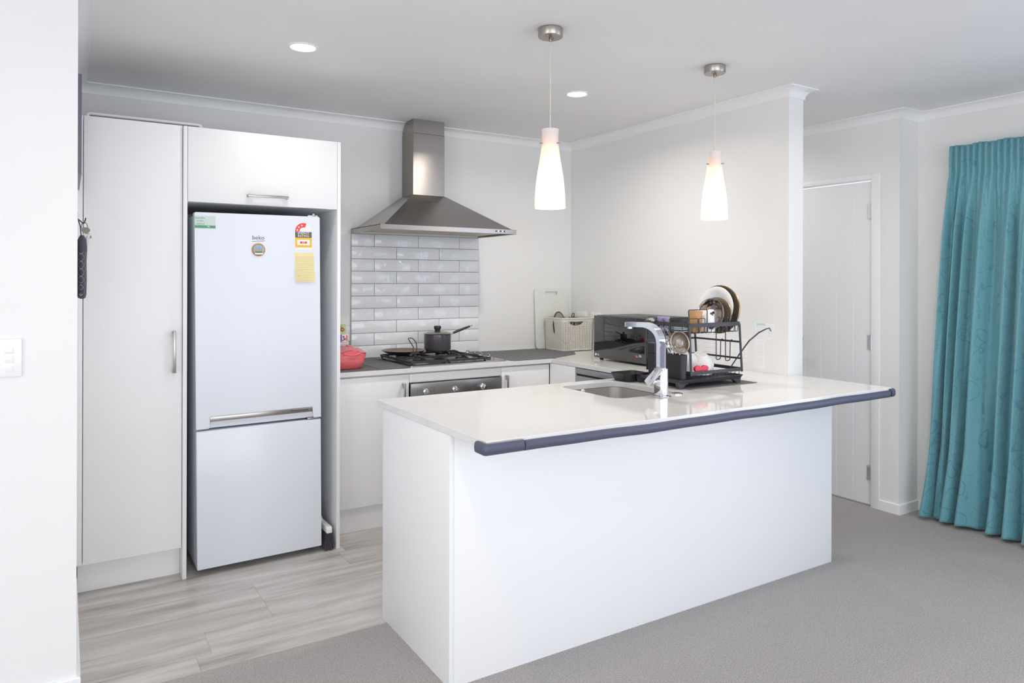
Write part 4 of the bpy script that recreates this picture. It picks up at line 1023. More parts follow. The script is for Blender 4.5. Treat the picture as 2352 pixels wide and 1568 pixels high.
# oval opening cut by a boolean with a temporary cutter, applied through the depsgraph
ct = MB(); ct.prism([(-0.175 + 0.060 * math.cos(a), zb0 + 0.190 + (0.016 if math.sin(a) < 0 else 0.010) * math.sin(a) + 0.010 * math.cos(a) ** 2) for a in [2 * PI * i / 28 for i in range(28)]], 'y', BY0 - 0.05, BY0 + 0.04)
ct_o = obj('cutter', ct, M_bask); bmod = bo.modifiers.new('b', 'BOOLEAN'); bmod.object = ct_o; bmod.operation = 'DIFFERENCE'; bmod.solver = 'EXACT'
bpy.context.view_layer.update(); dg = bpy.context.evaluated_depsgraph_get(); me2 = bpy.data.meshes.new_from_object(bo.evaluated_get(dg))
bo.modifiers.clear(); bo.data = me2; bpy.data.objects.remove(ct_o)
rm = MB(); rm.tube([(cxm + (p[0] - cxm) * 1.0, cym + (p[1] - cym) * 1.0, zb0 + BH) for p in base_], 0.004, closed=True, flat=(0.0055, 0.004)); obj('rim', rm, mat('cream_plastic', (228, 224, 214), 0.35), t_, ang=R(50))
M_smoke = mat('smoked_lid_glass', (196, 190, 180), 0.08, 0.0, Transmission_Weight=0.5)
def pan_lid(x, y, z, r, tilt, yaw, label, glass=True, knob=True):
    t2_ = thing('pan_lid', label, 'lid', (x, y, z), None, True, (R(tilt), 0, R(yaw)))
    b1 = MB(); b1.lathe([(r - 0.006, 0.0), (r, 0.002), (r, 0.006), (r - 0.008, 0.009), (r - 0.008, 0.0)], 40); obj('rim', b1, mat('bronze_rim', (112, 96, 84), 0.3, 0.9), t2_)
    b1 = MB(); b1.lathe([(r - 0.007, 0.006), (r * 0.7, 0.016), (r * 0.3, 0.022), (0, 0.023), (0, 0.020), (r * 0.3, 0.019), (r * 0.7, 0.013), (r - 0.007, 0.003)], 40); obj('glass' if glass else 'cover', b1, M_smoke if glass else M_pot, t2_)
    if knob:
        b1 = MB(); b1.lathe([(0.008, 0.022), (0.010, 0.032), (0.018, 0.036), (0.018, 0.046), (0.0, 0.048)], 20, True); obj('lid_knob', b1, M_black, t2_)
    return t2_
pan_lid(-0.205, -0.135, ZT + 0.165, 0.108, 84, 30, 'large bronze-rimmed glass pan lid standing in the cream basket')
pan_lid(-0.190, -0.185, ZT + 0.135, 0.098, 80, 30, 'smaller bronze-rimmed glass pan lid in front of the larger one')
pan_lid(-0.095, -0.190, ZT + 0.205, 0.066, 18, 0, 'dark pan lid lying near the top of the cream basket', False, False)
t_ = thing('spring_tongs', 'dark grey tongs with looped ends sticking out of the cream basket', 'tongs', (-0.165, -0.235, ZT + 0.05))
g_ = MB(); 
for d in (-0.008, 0.008): g_.tube([(-0.160 + d, -0.235, ZT + 0.06), (-0.163 + d * 1.6, -0.240, ZT + 0.20), (-0.163 + d, -0.243, ZT + 0.245)], [0.004, 0.006, 0.004], 8)
g_.tube(fillet([(-0.171, -0.243, ZT + 0.243), (-0.170, -0.244, ZT + 0.262), (-0.152, -0.244, ZT + 0.262), (-0.152, -0.243, ZT + 0.243)], 0.008), 0.003, 8)
obj('arm', g_, mat('tongs_grey', (96, 96, 100), 0.3, 0.6), t_)

# ------------------------------------------------------------------ microwave
MX, MY0, MY1, MZ0, MZ1 = -0.370, -1.215, -0.742, ZT + 0.0125, 1.160
t_ = thing('microwave_oven', 'black microwave with a mirror-like glass door on the right-hand worktop', 'microwave', (-0.19, -0.98, ZT))
b_ = MB(); b_.box(MX + 0.022, -0.015, MY0, MY1, MZ0, MZ1, 0.004); obj('case', b_, M_mwbody, t_)
b_ = MB(); b_.box(MX, MX + 0.021, MY0 + 0.001, MY1 - 0.001, MZ0, MZ1 - 0.002, 0.003); dm = obj('door', b_, M_black_gloss, t_)
b_ = MB(); b_.box(MX - 0.0006, MX + 0.0002, MY0 + 0.03, MY1 - 0.012, MZ0 + 0.066, MZ0 + 0.0668); obj('lower_seam', b_, M_gap, dm)
obj('logo', text_mb('LG', 0.017, face_left(MX - 0.0006, MY1 - 0.045, MZ0 + 0.019)), M_white, dm)
lg = MB(); lg.M = face_left(MX - 0.0004, MY1 - 0.022, MZ0 + 0.019); lg.lathe([(0.0075, 0), (0.0075, 0.0006)], 20, True, True); obj('logo', lg, M_white, dm)
obj('red_badge', MB().box(MX - 0.0008, MX + 0.0002, MY0 + 0.062, MY0 + 0.080, MZ0 + 0.040, MZ0 + 0.047), M_redl, dm)
for q_ in range(3): obj('printed_line', MB().box(MX - 0.0008, MX + 0.0002, MY0 + 0.028 + 0.003 * q_, MY0 + 0.052, MZ0 + 0.038 + q_ * 0.0045, MZ0 + 0.0402 + q_ * 0.0045), M_ink, dm)
obj('printed_line', MB().box(MX - 0.0008, MX + 0.0002, MY0 + 0.062, MY0 + 0.078, MZ0 + 0.0345, MZ0 + 0.037), M_ink, dm)
for y in (MY0 + 0.03, MY1 - 0.03):
    for x in (-0.33, -0.06): f_ = MB(); f_.cyl((x, y), 0.012, ZT + 0.0008, MZ0 + 0.001, 14); obj('foot', f_, M_black, t_)

# ------------------------------------------------------------------ outlets, papers on right wall
def plate(name, label, cat, y0, y1, z0, z1, kind, group=None):
    t2_ = thing(name, label, cat, (0, (y0 + y1) / 2, z0), group)
    pl = obj('face_plate', MB().box(-0.009, -0.0003, y0, y1, z0, z1, 0.003), M_white, t2_)
    w = (y1 - y0)
    if kind == 'socket':
        for c in (-0.25, 0.25):
            yc = (y0 + y1) / 2 + c * w
            obj('rocker', MB().box(-0.0115, -0.008, yc - 0.006, yc + 0.006, z1 - 0.022, z1 - 0.010, 0.001), M_white, pl)
            s_ = MB(); s_.box(-0.0098, -0.0085, yc - 0.008, yc - 0.005, z0 + 0.020, z0 + 0.029); s_.box(-0.0098, -0.0085, yc + 0.005, yc + 0.008, z0 + 0.020, z0 + 0.029); s_.box(-0.0098, -0.0085, yc - 0.0012, yc + 0.0012, z0 + 0.008, z0 + 0.016)
            obj('socket_slots', s_, M_gap, pl)
    return t2_
plate('power_outlet', 'white double power point on the wall just right of the corner', 'outlet', -0.196, -0.080, 1.075, 1.148, 'socket')
plate('power_outlet', 'white double power point on the wall above the microwave', 'outlet', -0.360, -0.244, 1.075, 1.148, 'socket')
def sheet(label, y0, y1, z0, z1, rows, cols, tint=False, d=0.0006):
    t2_ = thing('wall_notice', label, 'paper', (0, (y0 + y1) / 2, z0))
    obj('sheet', MB().box(-0.0004 - d, -0.0004, y0, y1, z0, z1), M_paper, t2_)
    ink = MB(); rnd = random.Random(int(y0 * -1000))
    for r_ in range(rows):
        z = z1 - 0.018 - r_ * (z1 - z0 - 0.024) / rows
        for c in range(cols):
            ya = y1 - 0.006 - c * (y1 - y0 - 0.012) / cols; L = (y1 - y0 - 0.012) / cols * rnd.uniform(0.45, 0.85)
            ink.box(-0.0007 - d, -0.0004 - d, ya - L, ya, z, z + 0.0022)
    obj('printed_lines', ink, M_ink, t2_)
    if tint: obj('header', MB().box(-0.0007 - d, -0.0004 - d, y0 + 0.008, y1 - 0.008, z1 - 0.014, z1 - 0.004), mat('mint_print', (188, 226, 212), 0.6), t2_)
sheet('printed notice with a green heading taped to the wall beside the dish rack', -1.765, -1.690, 1.050, 1.152, 7, 4, True, 0.0008)
sheet('narrow printed notice at the right of the green-headed one', -1.815, -1.768, 1.066, 1.150, 8, 2)
sheet('long faint printed list on the wall behind the dish rack hooks', -1.752, -1.690, 0.905, 1.046, 13, 4)
sheet('white wall sheet seen through the frame of the dish rack', -1.470, -1.235, 0.90, 1.085, 6, 3)
sheet('faint printed sheet seen between the rack hooks and its right-hand post', -1.640, -1.500, 0.93, 1.055, 9, 4)

# ------------------------------------------------------------------ dish rack and dishes
RX0, RX1, RY0, RY1 = -0.768, -0.425, -1.955, -1.662
o = thin_mat([(-0.80, -1.985), (-0.345, -1.985), (-0.345, -1.70), (-0.80, -1.70)], ZT + 0.0004, 'dark drying mat under the dish rack', 0.0, 'drying_mat')
t_ = thing('dish_rack', 'black two-tier dish drying rack on the island by the wall', 'dish rack', ((RX0 + RX1) / 2, (RY0 + RY1) / 2, ZT + 0.0025))
zm = ZT + 0.0026
dt = MB(); dt.loft([[(p[0], p[1], z) for p in rrect(RX0 - 0.072 - d, RX1 + 0.012 + d, RY0 - 0.010 - d, RY1 + 0.010 + d, 0.02)] for z, d in ((zm + 0.022, -0.008), (zm + 0.040, 0.002), (zm + 0.040, -0.003), (zm + 0.028, -0.010))]); obj('drip_tray', dt, M_rack, t_)
for (x, y, sx) in ((RX0 - 0.045, RY0 + 0.015, 1), (RX1 - 0.02, RY0 + 0.015, -1), (RX0 - 0.045, RY1 - 0.015, 1), (RX1 - 0.02, RY1 - 0.015, -1)):
    f_ = MB(); f_.prism([(x - sx * 0.026, zm + 0.030), (x - sx * 0.018, zm), (x + sx * 0.004, zm), (x + sx * 0.020, zm + 0.014), (x + sx * 0.050, zm + 0.024), (x + sx * 0.075, zm + 0.030)], 'y', y - 0.010, y + 0.010); obj('foot', f_, M_rack, t_)
lf = MB(); ZL = 0.951
lf.tube([(p[0], p[1], ZL) for p in rrect(RX0 + 0.004, RX1 + 0.006, RY0, RY1, 0.006, 2)], 0.002, closed=True, flat=(0.0015, 0.0080)); 
obj('lower_rail', lf, M_rack, t_, ang=R(40))
wr_ = MB()
for i in range(12):
    x = RX0 + 0.02 + i * (RX1 - RX0 - 0.03) / 11
    wr_.tube(fillet([(x, RY0 + 0.002, ZL), (x, RY0 + 0.004, 0.926), (x, RY1 - 0.004, 0.926), (x, RY1 - 0.002, ZL)], 0.004, 3), 0.0016, 6)
for i in range(4): wr_.tube([(RX0 + 0.006, RY0 + 0.04 + i * 0.058, 0.9275), (RX1 + 0.002, RY0 + 0.04 + i * 0.058, 0.9275)], 0.0016, 6)
for i in range(7):
    x = RX0 + 0.15 + i * 0.030
    wr_.tube(fillet([(x, RY1 - 0.10, 0.928), (x, RY1 - 0.095, 0.972), (x, RY1 - 0.03, 0.972), (x, RY1 - 0.025, 0.928)], 0.01, 3), 0.0016, 6)
obj('lower_wires', wr_, M_rack, t_)
ZS = 1.172; lean = 0.010
for (x, y) in ((RX0, RY0), (RX1, RY0), (RX0, RY1), (RX1, RY1)):
    p_ = MB(); sgn = 1
    p_.tube([(x + 0.006, y, ZL - 0.012), (x - 0.006 if x == RX0 else x - 0.012, y + 0.001, ZS)], 0.003, flat=(0.0055, 0.0022)); obj('post', p_, M_rack, t_, ang=R(40))
ur = MB(); ur.tube([(p[0], p[1], ZS) for p in rrect(RX0 - 0.007, RX1 - 0.008, RY0, RY1 + 0.010, 0.006, 2)], 0.002, closed=True, flat=(0.0015, 0.0095)); obj('upper_rail', ur, M_rack, t_, ang=R(40))
uw = MB(); ZF = 1.134
for i in range(13):
    x = RX0 + 0.015 + i * (RX1 - RX0 - 0.035) / 12
    uw.tube(fillet([(x, RY0 + 0.002, ZS - 0.006), (x, RY0 + 0.006, ZF), (x, RY1, ZF), (x, RY1 + 0.006, ZS - 0.006)], 0.006, 3), 0.0016, 6)
for i in range(5): uw.tube([(RX0 + 0.002, RY0 + 0.02 + i * 0.055, ZF + 0.001), (RX1 - 0.014, RY0 + 0.02 + i * 0.055, ZF + 0.001)], 0.0016, 6)
for y0_ in (RY0 + 0.05, RY0 + 0.11, RY0 + 0.17, RY0 + 0.23):
    uw.tube(fillet([(RX0 - 0.004, y0_, ZS - 0.005), (RX0 + 0.003, y0_, ZF), (RX0 + 0.01, y0_, ZF)], 0.004, 3), 0.0016, 6)
for (xa, xb, yy_) in ((-0.770, -0.705, RY0 + 0.012), (-0.700, -0.660, RY0 + 0.012), (-0.50, -0.445, RY0 + 0.02), (-0.56, -0.515, RY0 + 0.02)):
    uw.tube(fillet([(xa, yy_, ZF), (xa, yy_, ZS + 0.030), (xb, yy_, ZS + 0.030), (xb, yy_, ZF)], 0.008, 4), 0.0018, 6)
for (ya, yb) in ((RY1 - 0.10, RY1 - 0.055), (RY1 - 0.045, RY1 - 0.0)):
    uw.tube(fillet([(RX0 + 0.012, ya, ZF), (RX0 + 0.012, ya, ZS + 0.028), (RX0 + 0.012, yb, ZS + 0.028), (RX0 + 0.012, yb, ZF)], 0.008, 4), 0.0018, 6)
uw.tube(fillet([(RX0 - 0.002, RY0 + 0.004, ZS), (RX0 - 0.006, RY0 + 0.006, ZS + 0.071), (RX0 + 0.13, RY0 + 0.02, ZS + 0.071), (RX0 + 0.13, RY0 + 0.02, ZF)], 0.006, 3), 0.0026, 8)
obj('upper_wires', uw, M_rack, t_)
cr = MB()
for z in (1.083, 1.003):
    cr.tube([(RX0 + 0.002, RY1 + 0.001, z), (RX1 - 0.004, RY1 + 0.001, z)], 0.003, flat=(0.0018, 0.0050))
cr.tube([(RX0, RY1 - 0.002, 1.07), (RX0, RY0 + 0.004, 1.07)], 0.003, flat=(0.0018, 0.0045))
cr.tube([(RX1 - 0.003, RY1 - 0.002, 1.083), (RX1 - 0.003, RY0 + 0.004, 1.083)], 0.003, flat=(0.0018, 0.0045)); cr.tube([(RX1, RY1 - 0.002, 1.003), (RX1, RY0 + 0.004, 1.003)], 0.003, flat=(0.0018, 0.0045))
obj('cross_bar', cr, M_rack, t_, ang=R(40))
hk = MB()
for y in (RY0 + 0.05, RY0 + 0.11):
    hk.tube(fillet([(RX1 - 0.006, y, 1.090), (RX1 - 0.020, y, 1.088), (RX1 - 0.022, y, 0.99), (RX1 - 0.022, y + 0.028, 0.985), (RX1 - 0.022, y + 0.028, 1.165)], 0.010, 4), 0.0022, 8)
obj('hook', hk, M_rack, t_)
hk = MB(); hk.tube([(-0.436, -1.90, 0.955), (-0.395, -1.92, 1.02), (-0.355, -1.945, 1.085), (-0.315, -1.97, 1.125), (-0.278, -1.985, 1.143), (-0.262, -1.99, 1.146), (-0.250, -1.99, 1.130)], [0.003, 0.0035, 0.004, 0.004, 0.003, 0.003, 0.002], 8); obj('side_arm', hk, M_rack, t_)
# utensil boxes on the left side
def ubox(name, label, x0, x1, y0, y1, z0, z1):
    mb = MB(); mb.loft([[(p[0], p[1], z) for p in rrect(x0 + d, x1 - d, y0 + d, y1 - d, 0.016 - min(d, .01) * 0.3, 6)] for z, d in ((z0, 0.004), (z1, 0.0), (z1, 0.003), (z0 + 0.004, 0.006))])
    o_ = obj(name, mb, M_black, ang=R(50)); tag(o_, label, 'utensil holder'); return o_
ubox('utensil_holder', 'black plastic utensil holder full of cutlery on the left of the dish rack', -0.822, -0.778, -1.955, -1.800, 0.9240, 1.038)
t_ = thing('knife_block', 'black boxy holder behind the tap at the rear left of the dish rack', 'knife block', (-0.81, -1.76, 0.924))
mb = MB(); mb.loft([[(p[0], p[1], z) for p in rrect(-0.834 + d, -0.778 - d, -1.794 + d, -1.730 - d, 0.012)] for z, d in ((0.9240, 0.006), (ZT + 0.150, 0.001))]); obj('lower_case', mb, M_black, t_)
mb = MB(); mb.loft([[(p[0], p[1], z) for p in rrect(-0.834 + d, -0.778 - d, -1.794 + d, -1.730 - d, 0.012)] for z, d in ((ZT + 0.152, 0.0), (ZT + 0.197, 0.0), (ZT + 0.200, 0.004))]); obj('upper_case', mb, M_black, t_)
# black tray at the edge of the worktop behind the tap
t_ = thing('sink_caddy', 'small black open tray behind the tap beside the sink', 'tray', (-0.83, -1.60, ZT))
mb = MB(); mb.loft([[(p[0], p[1], z) for p in rrect(-0.900 + d, -0.745 - d, -1.665 + d, -1.535 - d, 0.02)] for z, d in ((ZT + 0.0006, 0.014), (ZT + 0.040, 0.0), (ZT + 0.040, 0.003), (ZT + 0.004, 0.016))]); obj('body', mb, M_black, t_)

# utensils
def fork(x, y, z, label, tilt, yaw, kind='fork', grp='cutlery in the utensil holder'):
    t2_ = thing(kind, label, kind, (x, y, z), grp, True, (R(tilt), 0, R(yaw)))
    mb = MB(); mb.tube([(0, 0, 0), (0, 0.002, 0.07), (0, 0, 0.13)], [0.003, 0.0022, 0.002], 6); hnd = obj('handle', mb, M_chrome, t2_)
    mb = MB()
    if kind == 'fork':
        for i in range(4): mb.tube([((i - 1.5) * 0.003, 0, 0.142), ((i - 1.5) * 0.0048, 0.003, 0.155), ((i - 1.5) * 0.005, -0.001, 0.190)], 0.0012, 5)
        mb.box(-0.0085, 0.0085, -0.001, 0.0015, 0.132, 0.146, 0.0006); obj('tines', mb, M_chrome, t2_)
    else:
        mb.M = Matrix.Translation((0, 0, 0.155)) @ Matrix.Rotation(R(90), 4, 'X') @ Matrix.Scale(1.45, 4, (0, 1, 0)); mb.lathe([(0.0155, 0.001), (0.012, 0.004), (0.006, 0.006), (0, 0.0065), (0, 0.0055), (0.006, 0.005), (0.0115, 0.003), (0.0145, 0.001)], 20); obj('spoon_bowl', mb, M_chrome, t2_)
    return t2_
fork(-0.812, -1.860, 0.932, 'steel fork at the left among the cutlery, tines up', 4, -60)
fork(-0.806, -1.878, 0.932, 'second steel fork leaning beside the first in the holder', 2, -55)
fork(-0.798, -1.892, 0.932, 'steel fork in front of the sieve stem in the holder', -3, -50)
fork(-0.796, -1.915, 0.932, 'steel spoon standing in the utensil holder', -5, -40, 'spoon')
# whisk
t_ = thing('whisk', 'wire whisk with a purple handle leaning up out of the utensil holder', 'whisk', (-0.798, -1.922, 0.934), None, True, (R(-25), R(-3), 0))
mb = MB(); mb.tube([(0, 0, 0), (0, 0, 0.10)], [0.006, 0.0055], 12); obj('handle', mb, M_chrome, t_)
mb = MB()
for k in range(4):
    a = PI * k / 4; r_ = 0.024
    pts = [(0, 0, 0.095)] + [(r_ * math.cos(a) * s1, r_ * math.sin(a) * s1, z1) for s1, z1 in ((0.45, 0.13), (0.85, 0.175), (1.0, 0.205), (0.8, 0.232), (0, 0.245), (-0.8, 0.232), (-1.0, 0.205), (-0.85, 0.175), (-0.45, 0.13))] + [(0, 0, 0.095)]
    mb.tube(pts, 0.0011, 6)
obj('wires', mb, M_chrome, t_)
mb = MB(); mb.tube([(-0.024 + 0.0, 0.0, 0.19), (-0.0235, 0.0, 0.225)], 0.0035, 8); obj('tie', mb, mat('violet_plastic', (120, 90, 190), 0.4), t_)
# sieve
t_ = thing('hand_sieve', 'small mesh sieve with a brass-toned rim standing in the utensil holder', 'sieve', (-0.802, -1.925, 0.932))
SM = Matrix.Translation((-0.822, -1.942, 1.096)) @ Matrix.Rotation(R(-26), 4, 'Z') @ Matrix.Rotation(R(-14), 4, 'Y') @ Matrix.Rotation(R(80), 4, 'X')
mb = MB(); mb.M = SM; mb.tube([(0.042 * math.cos(a), 0.050 * math.sin(a), 0) for a in [2 * PI * i / 36 for i in range(36)]], 0.0034, 8, True); obj('rim', mb, mat('sieve_rim', (176, 156, 132), 0.25, 1.0), t_)
M_mesh = mat('sieve_mesh', (150, 138, 126), 0.35, 0.8)
tt = NT(M_mesh); vv_ = tt.n('ShaderNodeTexChecker'); tt.l(tt.coord(), vv_.inputs['Vector']); vv_.inputs['Scale'].default_value = 900
tr_ = tt.n('ShaderNodeBsdfTransparent'); m_s = tt.n('ShaderNodeMixShader'); tt.l(tt.math('MULTIPLY', vv_.outputs[1], 0.55), m_s.inputs[0]); tt.l(tt.b.outputs[0], m_s.inputs[1]); tt.l(tr_.outputs[0], m_s.inputs[2]); tt.l(m_s.outputs[0], tt.t.nodes['Material Output'].inputs[0])
mb = MB(); mb.M = SM @ Matrix.Scale(1.19, 4, (0, 1, 0)); mb.lathe([(0.041, 0.0), (0.037, -0.012), (0.026, -0.023), (0.012, -0.028), (0.0, -0.029)], 32); obj('mesh_bowl', mb, M_mesh, t_)
mb = MB(); mb.tube([(-0.800, -1.925, 0.932), (-0.808, -1.932, 0.99), (-0.820, -1.942, 1.048)], 0.0028, 8); obj('handle', mb, M_chrome, t_)
# upper tier
def disc(name, label, cat, x, y, z, r, prof, m, tilt, yaw, extra=None):
    t2_ = thing(name, label, cat, (x, y, z), None, True, (0, R(-90 + tilt), R(yaw)))
    mb = MB(); mb.lathe(prof, 56); obj('dish', mb, m, t2_, ang=R(40))
    if extra: extra(t2_)
    return t2_
def plateprof(r, h=0.018, w=0.002): return [(0, 0), (r * 0.55, 0), (r * 0.62, 0.002), (r * 0.72, h * 0.55), (r, h), (r - 0.001, h + w), (r * 0.71, h * 0.55 + w + 0.001), (r * 0.60, w + 0.002), (0, w + 0.001)]
def rimmed(mr, r):
    def f(t2_):
        mb = MB(); mb.tube([(r * math.cos(a), r * math.sin(a), 0.024) for a in [2 * PI * i / 56 for i in range(56)]], 0.0035, 8, True); obj('rim', mb, mr, t2_)
    return f
disc('serving_tray', 'large round steel tray with a brass-toned rim at the back of the top tier', 'tray', -0.436, -1.842, 1.236, 0.117, plateprof(0.117, 0.020), mat('tray_steel', (182, 168, 150), 0.38, 1.0), 4, 8, rimmed(M_brass, 0.1165))
disc('dinner_plate', 'large white plate standing on the top tier of the rack', 'plate', -0.466, -1.842, 1.246, 0.103, plateprof(0.103, 0.016), M_ceram, 6, 6)
disc('steel_bowl', 'shiny steel bowl standing in front of the white plate', 'bowl', -0.512, -1.862, 1.212, 0.078, [(0, 0), (0.035, 0), (0.040, 0.001), (0.058, 0.012), (0.070, 0.026), (0.078, 0.030), (0.078, 0.0315), (0.069, 0.0285), (0.057, 0.0145), (0.039, 0.003), (0, 0.002)], mat('polished_steel', (196, 188, 176), 0.12, 1.0), 8, 8)
disc('steel_strainer', 'pierced steel strainer plate behind the steel bowl', 'strainer', -0.493, -1.866, 1.211, 0.087, plateprof(0.087, 0.012), mat('tray_steel', (182, 168, 150), 0.38, 1.0), 7, 8)
st_ = [o for o in bpy.data.objects if o.name.startswith('steel_strainer')][0]
hp = MB()
for i in range(26):
    a = 2 * PI * i / 26; hp.M = Matrix.Translation((0.066 * math.cos(a), 0.066 * math.sin(a), 0.0098)) ; hp.lathe([(0.0042, -0.001), (0.0042, 0.0012)], 10, True, True)
    if i % 2: hp.M = Matrix.Translation((0.052 * math.cos(a), 0.052 * math.sin(a), 0.0030)); hp.lathe([(0.0036, -0.001), (0.0036, 0.0012)], 10, True, True)
obj('perforation', hp, M_gap, st_)
# mugs
def mugthing(name, label, cat, x, y, z, r0, r1, h_, m, inverted=False, handle=True, spots=False, yaw=0):
    t2_ = thing(name, label, cat, (x, y, z), None, True, (0, 0, R(yaw)))
    mb = MB()
    if inverted: prof = [(0, h_), (r0 * 0.93, h_), (r0, h_ - 0.004), (r1, 0.0), (r1 - 0.004, 0.0), (r0 - 0.005, h_ - 0.008), (0, h_ - 0.009)]
    else: prof = [(0, 0), (r0 * 0.93, 0), (r0, 0.004), (r1, h_), (r1 - 0.004, h_), (r0 - 0.005, 0.008), (0, 0.009)]
    mb.lathe(prof, 40); body = obj('cup_body', mb, m, t2_)
    if handle:
        mb = MB(); rm_ = (r0 + r1) / 2; mb.tube(bez((-rm_ + 0.002, 0, h_ * 0.78), (-rm_ - 0.032, 0, h_ * 0.80), (-rm_ - 0.032, 0, h_ * 0.22), (-rm_ + 0.002, 0, h_ * 0.24), 12), 0.0055, 10); obj('handle', mb, m, t2_)
    if spots:
        for (a, z_, s1) in ((-112, 0.086, 0.006), (-92, 0.090, 0.007), (-102, 0.079, 0.003), (-60, 0.088, 0.006), (-118, 0.020, 0.010), (-88, 0.026, 0.007), (-64, 0.040, 0.006), (-50, 0.060, 0.005)):
            rr_ = r1 + (r0 - r1) * (z_ / h_) if inverted else r0 + (r1 - r0) * (z_ / h_)
            mb = MB(); mb.M = Matrix.Rotation(R(a), 4, 'Z') @ Matrix.Translation((rr_ - 0.0018, 0, z_)) @ Matrix.Rotation(R(90), 4, 'Y') @ Matrix.Scale(1.5, 4, (0, 1, 0)); mb.lathe([(s1, 0), (s1 * 0.9, 0.0026), (0, 0.003)], 12, True); obj('painted_spot', mb, M_black, body)
    return t2_
mugthing('clay_cup', 'tan cup-shaped pot on the top tier beside the white mug', 'cup', -0.688, -1.908, ZF + 0.0030, 0.028, 0.034, 0.098, M_clay, False, False)
mugthing('mug', 'white mug with black painted marks upside down on the top tier', 'mug', -0.600, -1.896, ZF + 0.0030, 0.035, 0.042, 0.104, M_ceram, True, True, True, 15)
mugthing('striped_bowl', 'small bowl with yellow, green and blue stripes at the left of the top tier', 'bowl', -0.722, -1.845, ZF + 0.0030, 0.039, 0.043, 0.034, M_ceram, False, False)
sbowl = bpy.data.objects[-1] if False else [o for o in bpy.data.objects if o.name.startswith('striped_bowl')][0]
for z_, c_ in ((0.0275, (226, 196, 128)), (0.0175, (150, 180, 150)), (0.0070, (40, 44, 150))):
    rr_ = 0.0388 + 0.004 * z_ / 0.034; mb = MB(); mb.lathe([(rr_ + 0.0004, z_ - 0.0028), (rr_ + 0.0020, z_), (rr_ + 0.0016, z_ + 0.0028)], 40); obj('stripe', mb, mat('stripe_%d' % c_[0], c_, 0.2), sbowl)
mugthing('lilac_cup', 'small lilac cup at the rear left corner of the top tier', 'cup', -0.735, -1.745, ZF + 0.0030, 0.026, 0.031, 0.066, M_purple, False, False)
# glass
t_ = thing('wine_glass', 'round wine glass lying at the left end of the top tier', 'glass', (-0.755, -1.765 + 0.085, ZF + 0.004), None, True, (0, 0, 0))
t_.location = (-0.780, -1.720, ZS - 0.006)
mb = MB(); mb.M = Matrix.Rotation(R(110), 4, 'Z') @ Matrix.Rotation(R(86), 4, 'Y'); mb.lathe([(0.0035, -0.035), (0.010, -0.030), (0.026, -0.015), (0.031, 0.004), (0.028, 0.026), (0.0265, 0.026), (0.0295, 0.004), (0.0245, -0.0135), (0.0, -0.027)], 36); obj('glass_bowl', mb, M_glassy, t_)
t_ = thing('glass_tumbler', 'small clear tumbler on the top tier next to the lilac cup', 'glass', (-0.765, -1.785, ZF + 0.0032))
mb = MB(); mb.M = Matrix.Translation((-0.760, -1.785, ZF + 0.0032)); mb.lathe([(0, 0), (0.017, 0), (0.020, 0.058), (0.0188, 0.058), (0.016, 0.004), (0, 0.004)], 28); obj('body', mb, M_glassy, t_)
# lower tier
def standing(name, label, cat, x, y, z, r, prof, m, rx, rz):
    t2_ = thing(name, label, cat, (x, y, z), None, True, (R(rx), 0, R(rz)))
    mb = MB(); mb.lathe(prof, 48); obj('dish', mb, m, t2_, ang=R(40)); return t2_
bowlp = lambda r, h_: [(0, 0), (r * 0.42, 0), (r * 0.45, 0.003), (r * 0.75, h_ * 0.35), (r * 0.95, h_ * 0.8), (r, h_), (r - 0.003, h_), (r * 0.93, h_ * 0.8), (r * 0.72, h_ * 0.38), (0, 0.006)]
standing('serving_bowl', 'large white bowl resting on its edge in the lower tier', 'bowl', -0.605, -1.868, 1.000, 0.070, bowlp(0.066, 0.052), M_ceram, -160, -28)
standing('serving_bowl', 'white bowl leaning behind the larger one in the lower tier', 'bowl', -0.600, -1.860, 1.026, 0.064, bowlp(0.068, 0.050), M_ceram, -160, -28)
standing('cream_saucer', 'cream saucer leaning at the back of the lower tier', 'saucer', -0.640, -1.765, 1.000, 0.048, plateprof(0.050, 0.010), M_cream, -80, -20)
standing('side_plate', 'white plate leaning at the left of the lower tier', 'plate', -0.705, -1.880, 0.990, 0.050, plateprof(0.048, 0.007), M_ceram, -72, -25)
standing('flat_plate', 'white plate lying flat under the red mould in the lower tier', 'plate', -0.672, -1.885, 0.9295, 0.055, plateprof(0.055, 0.008), M_ceram, 0, 0)
# spoons behind
for i, (x, y, lb) in enumerate(((-0.655, -1.790, 'steel spoon lying on top of the lower-tier saucer'), (-0.668, -1.812, 'second steel spoon beside the cream saucer'))):
    t2_ = thing('spoon', lb, 'spoon', (x, y, 1.005 - i * 0.016), 'loose spoons in the lower tier', True, (R(60), R(0), R(-150 + 20 * i)))
    mb = MB(); mb.tube([(0, 0, -0.045), (0, 0, 0.02)], 0.0020, 6); obj('handle', mb, M_chrome, t2_)
    mb = MB(); mb.M = Matrix.Translation((0, 0, 0.034)) @ Matrix.Rotation(R(90), 4, 'X') @ Matrix.Scale(1.4, 4, (0, 1, 0)); mb.lathe([(0.013, 0.001), (0.007, 0.004), (0, 0.0055), (0, 0.0045), (0.012, 0.001)], 18); obj('spoon_bowl', mb, M_chrome, t2_)
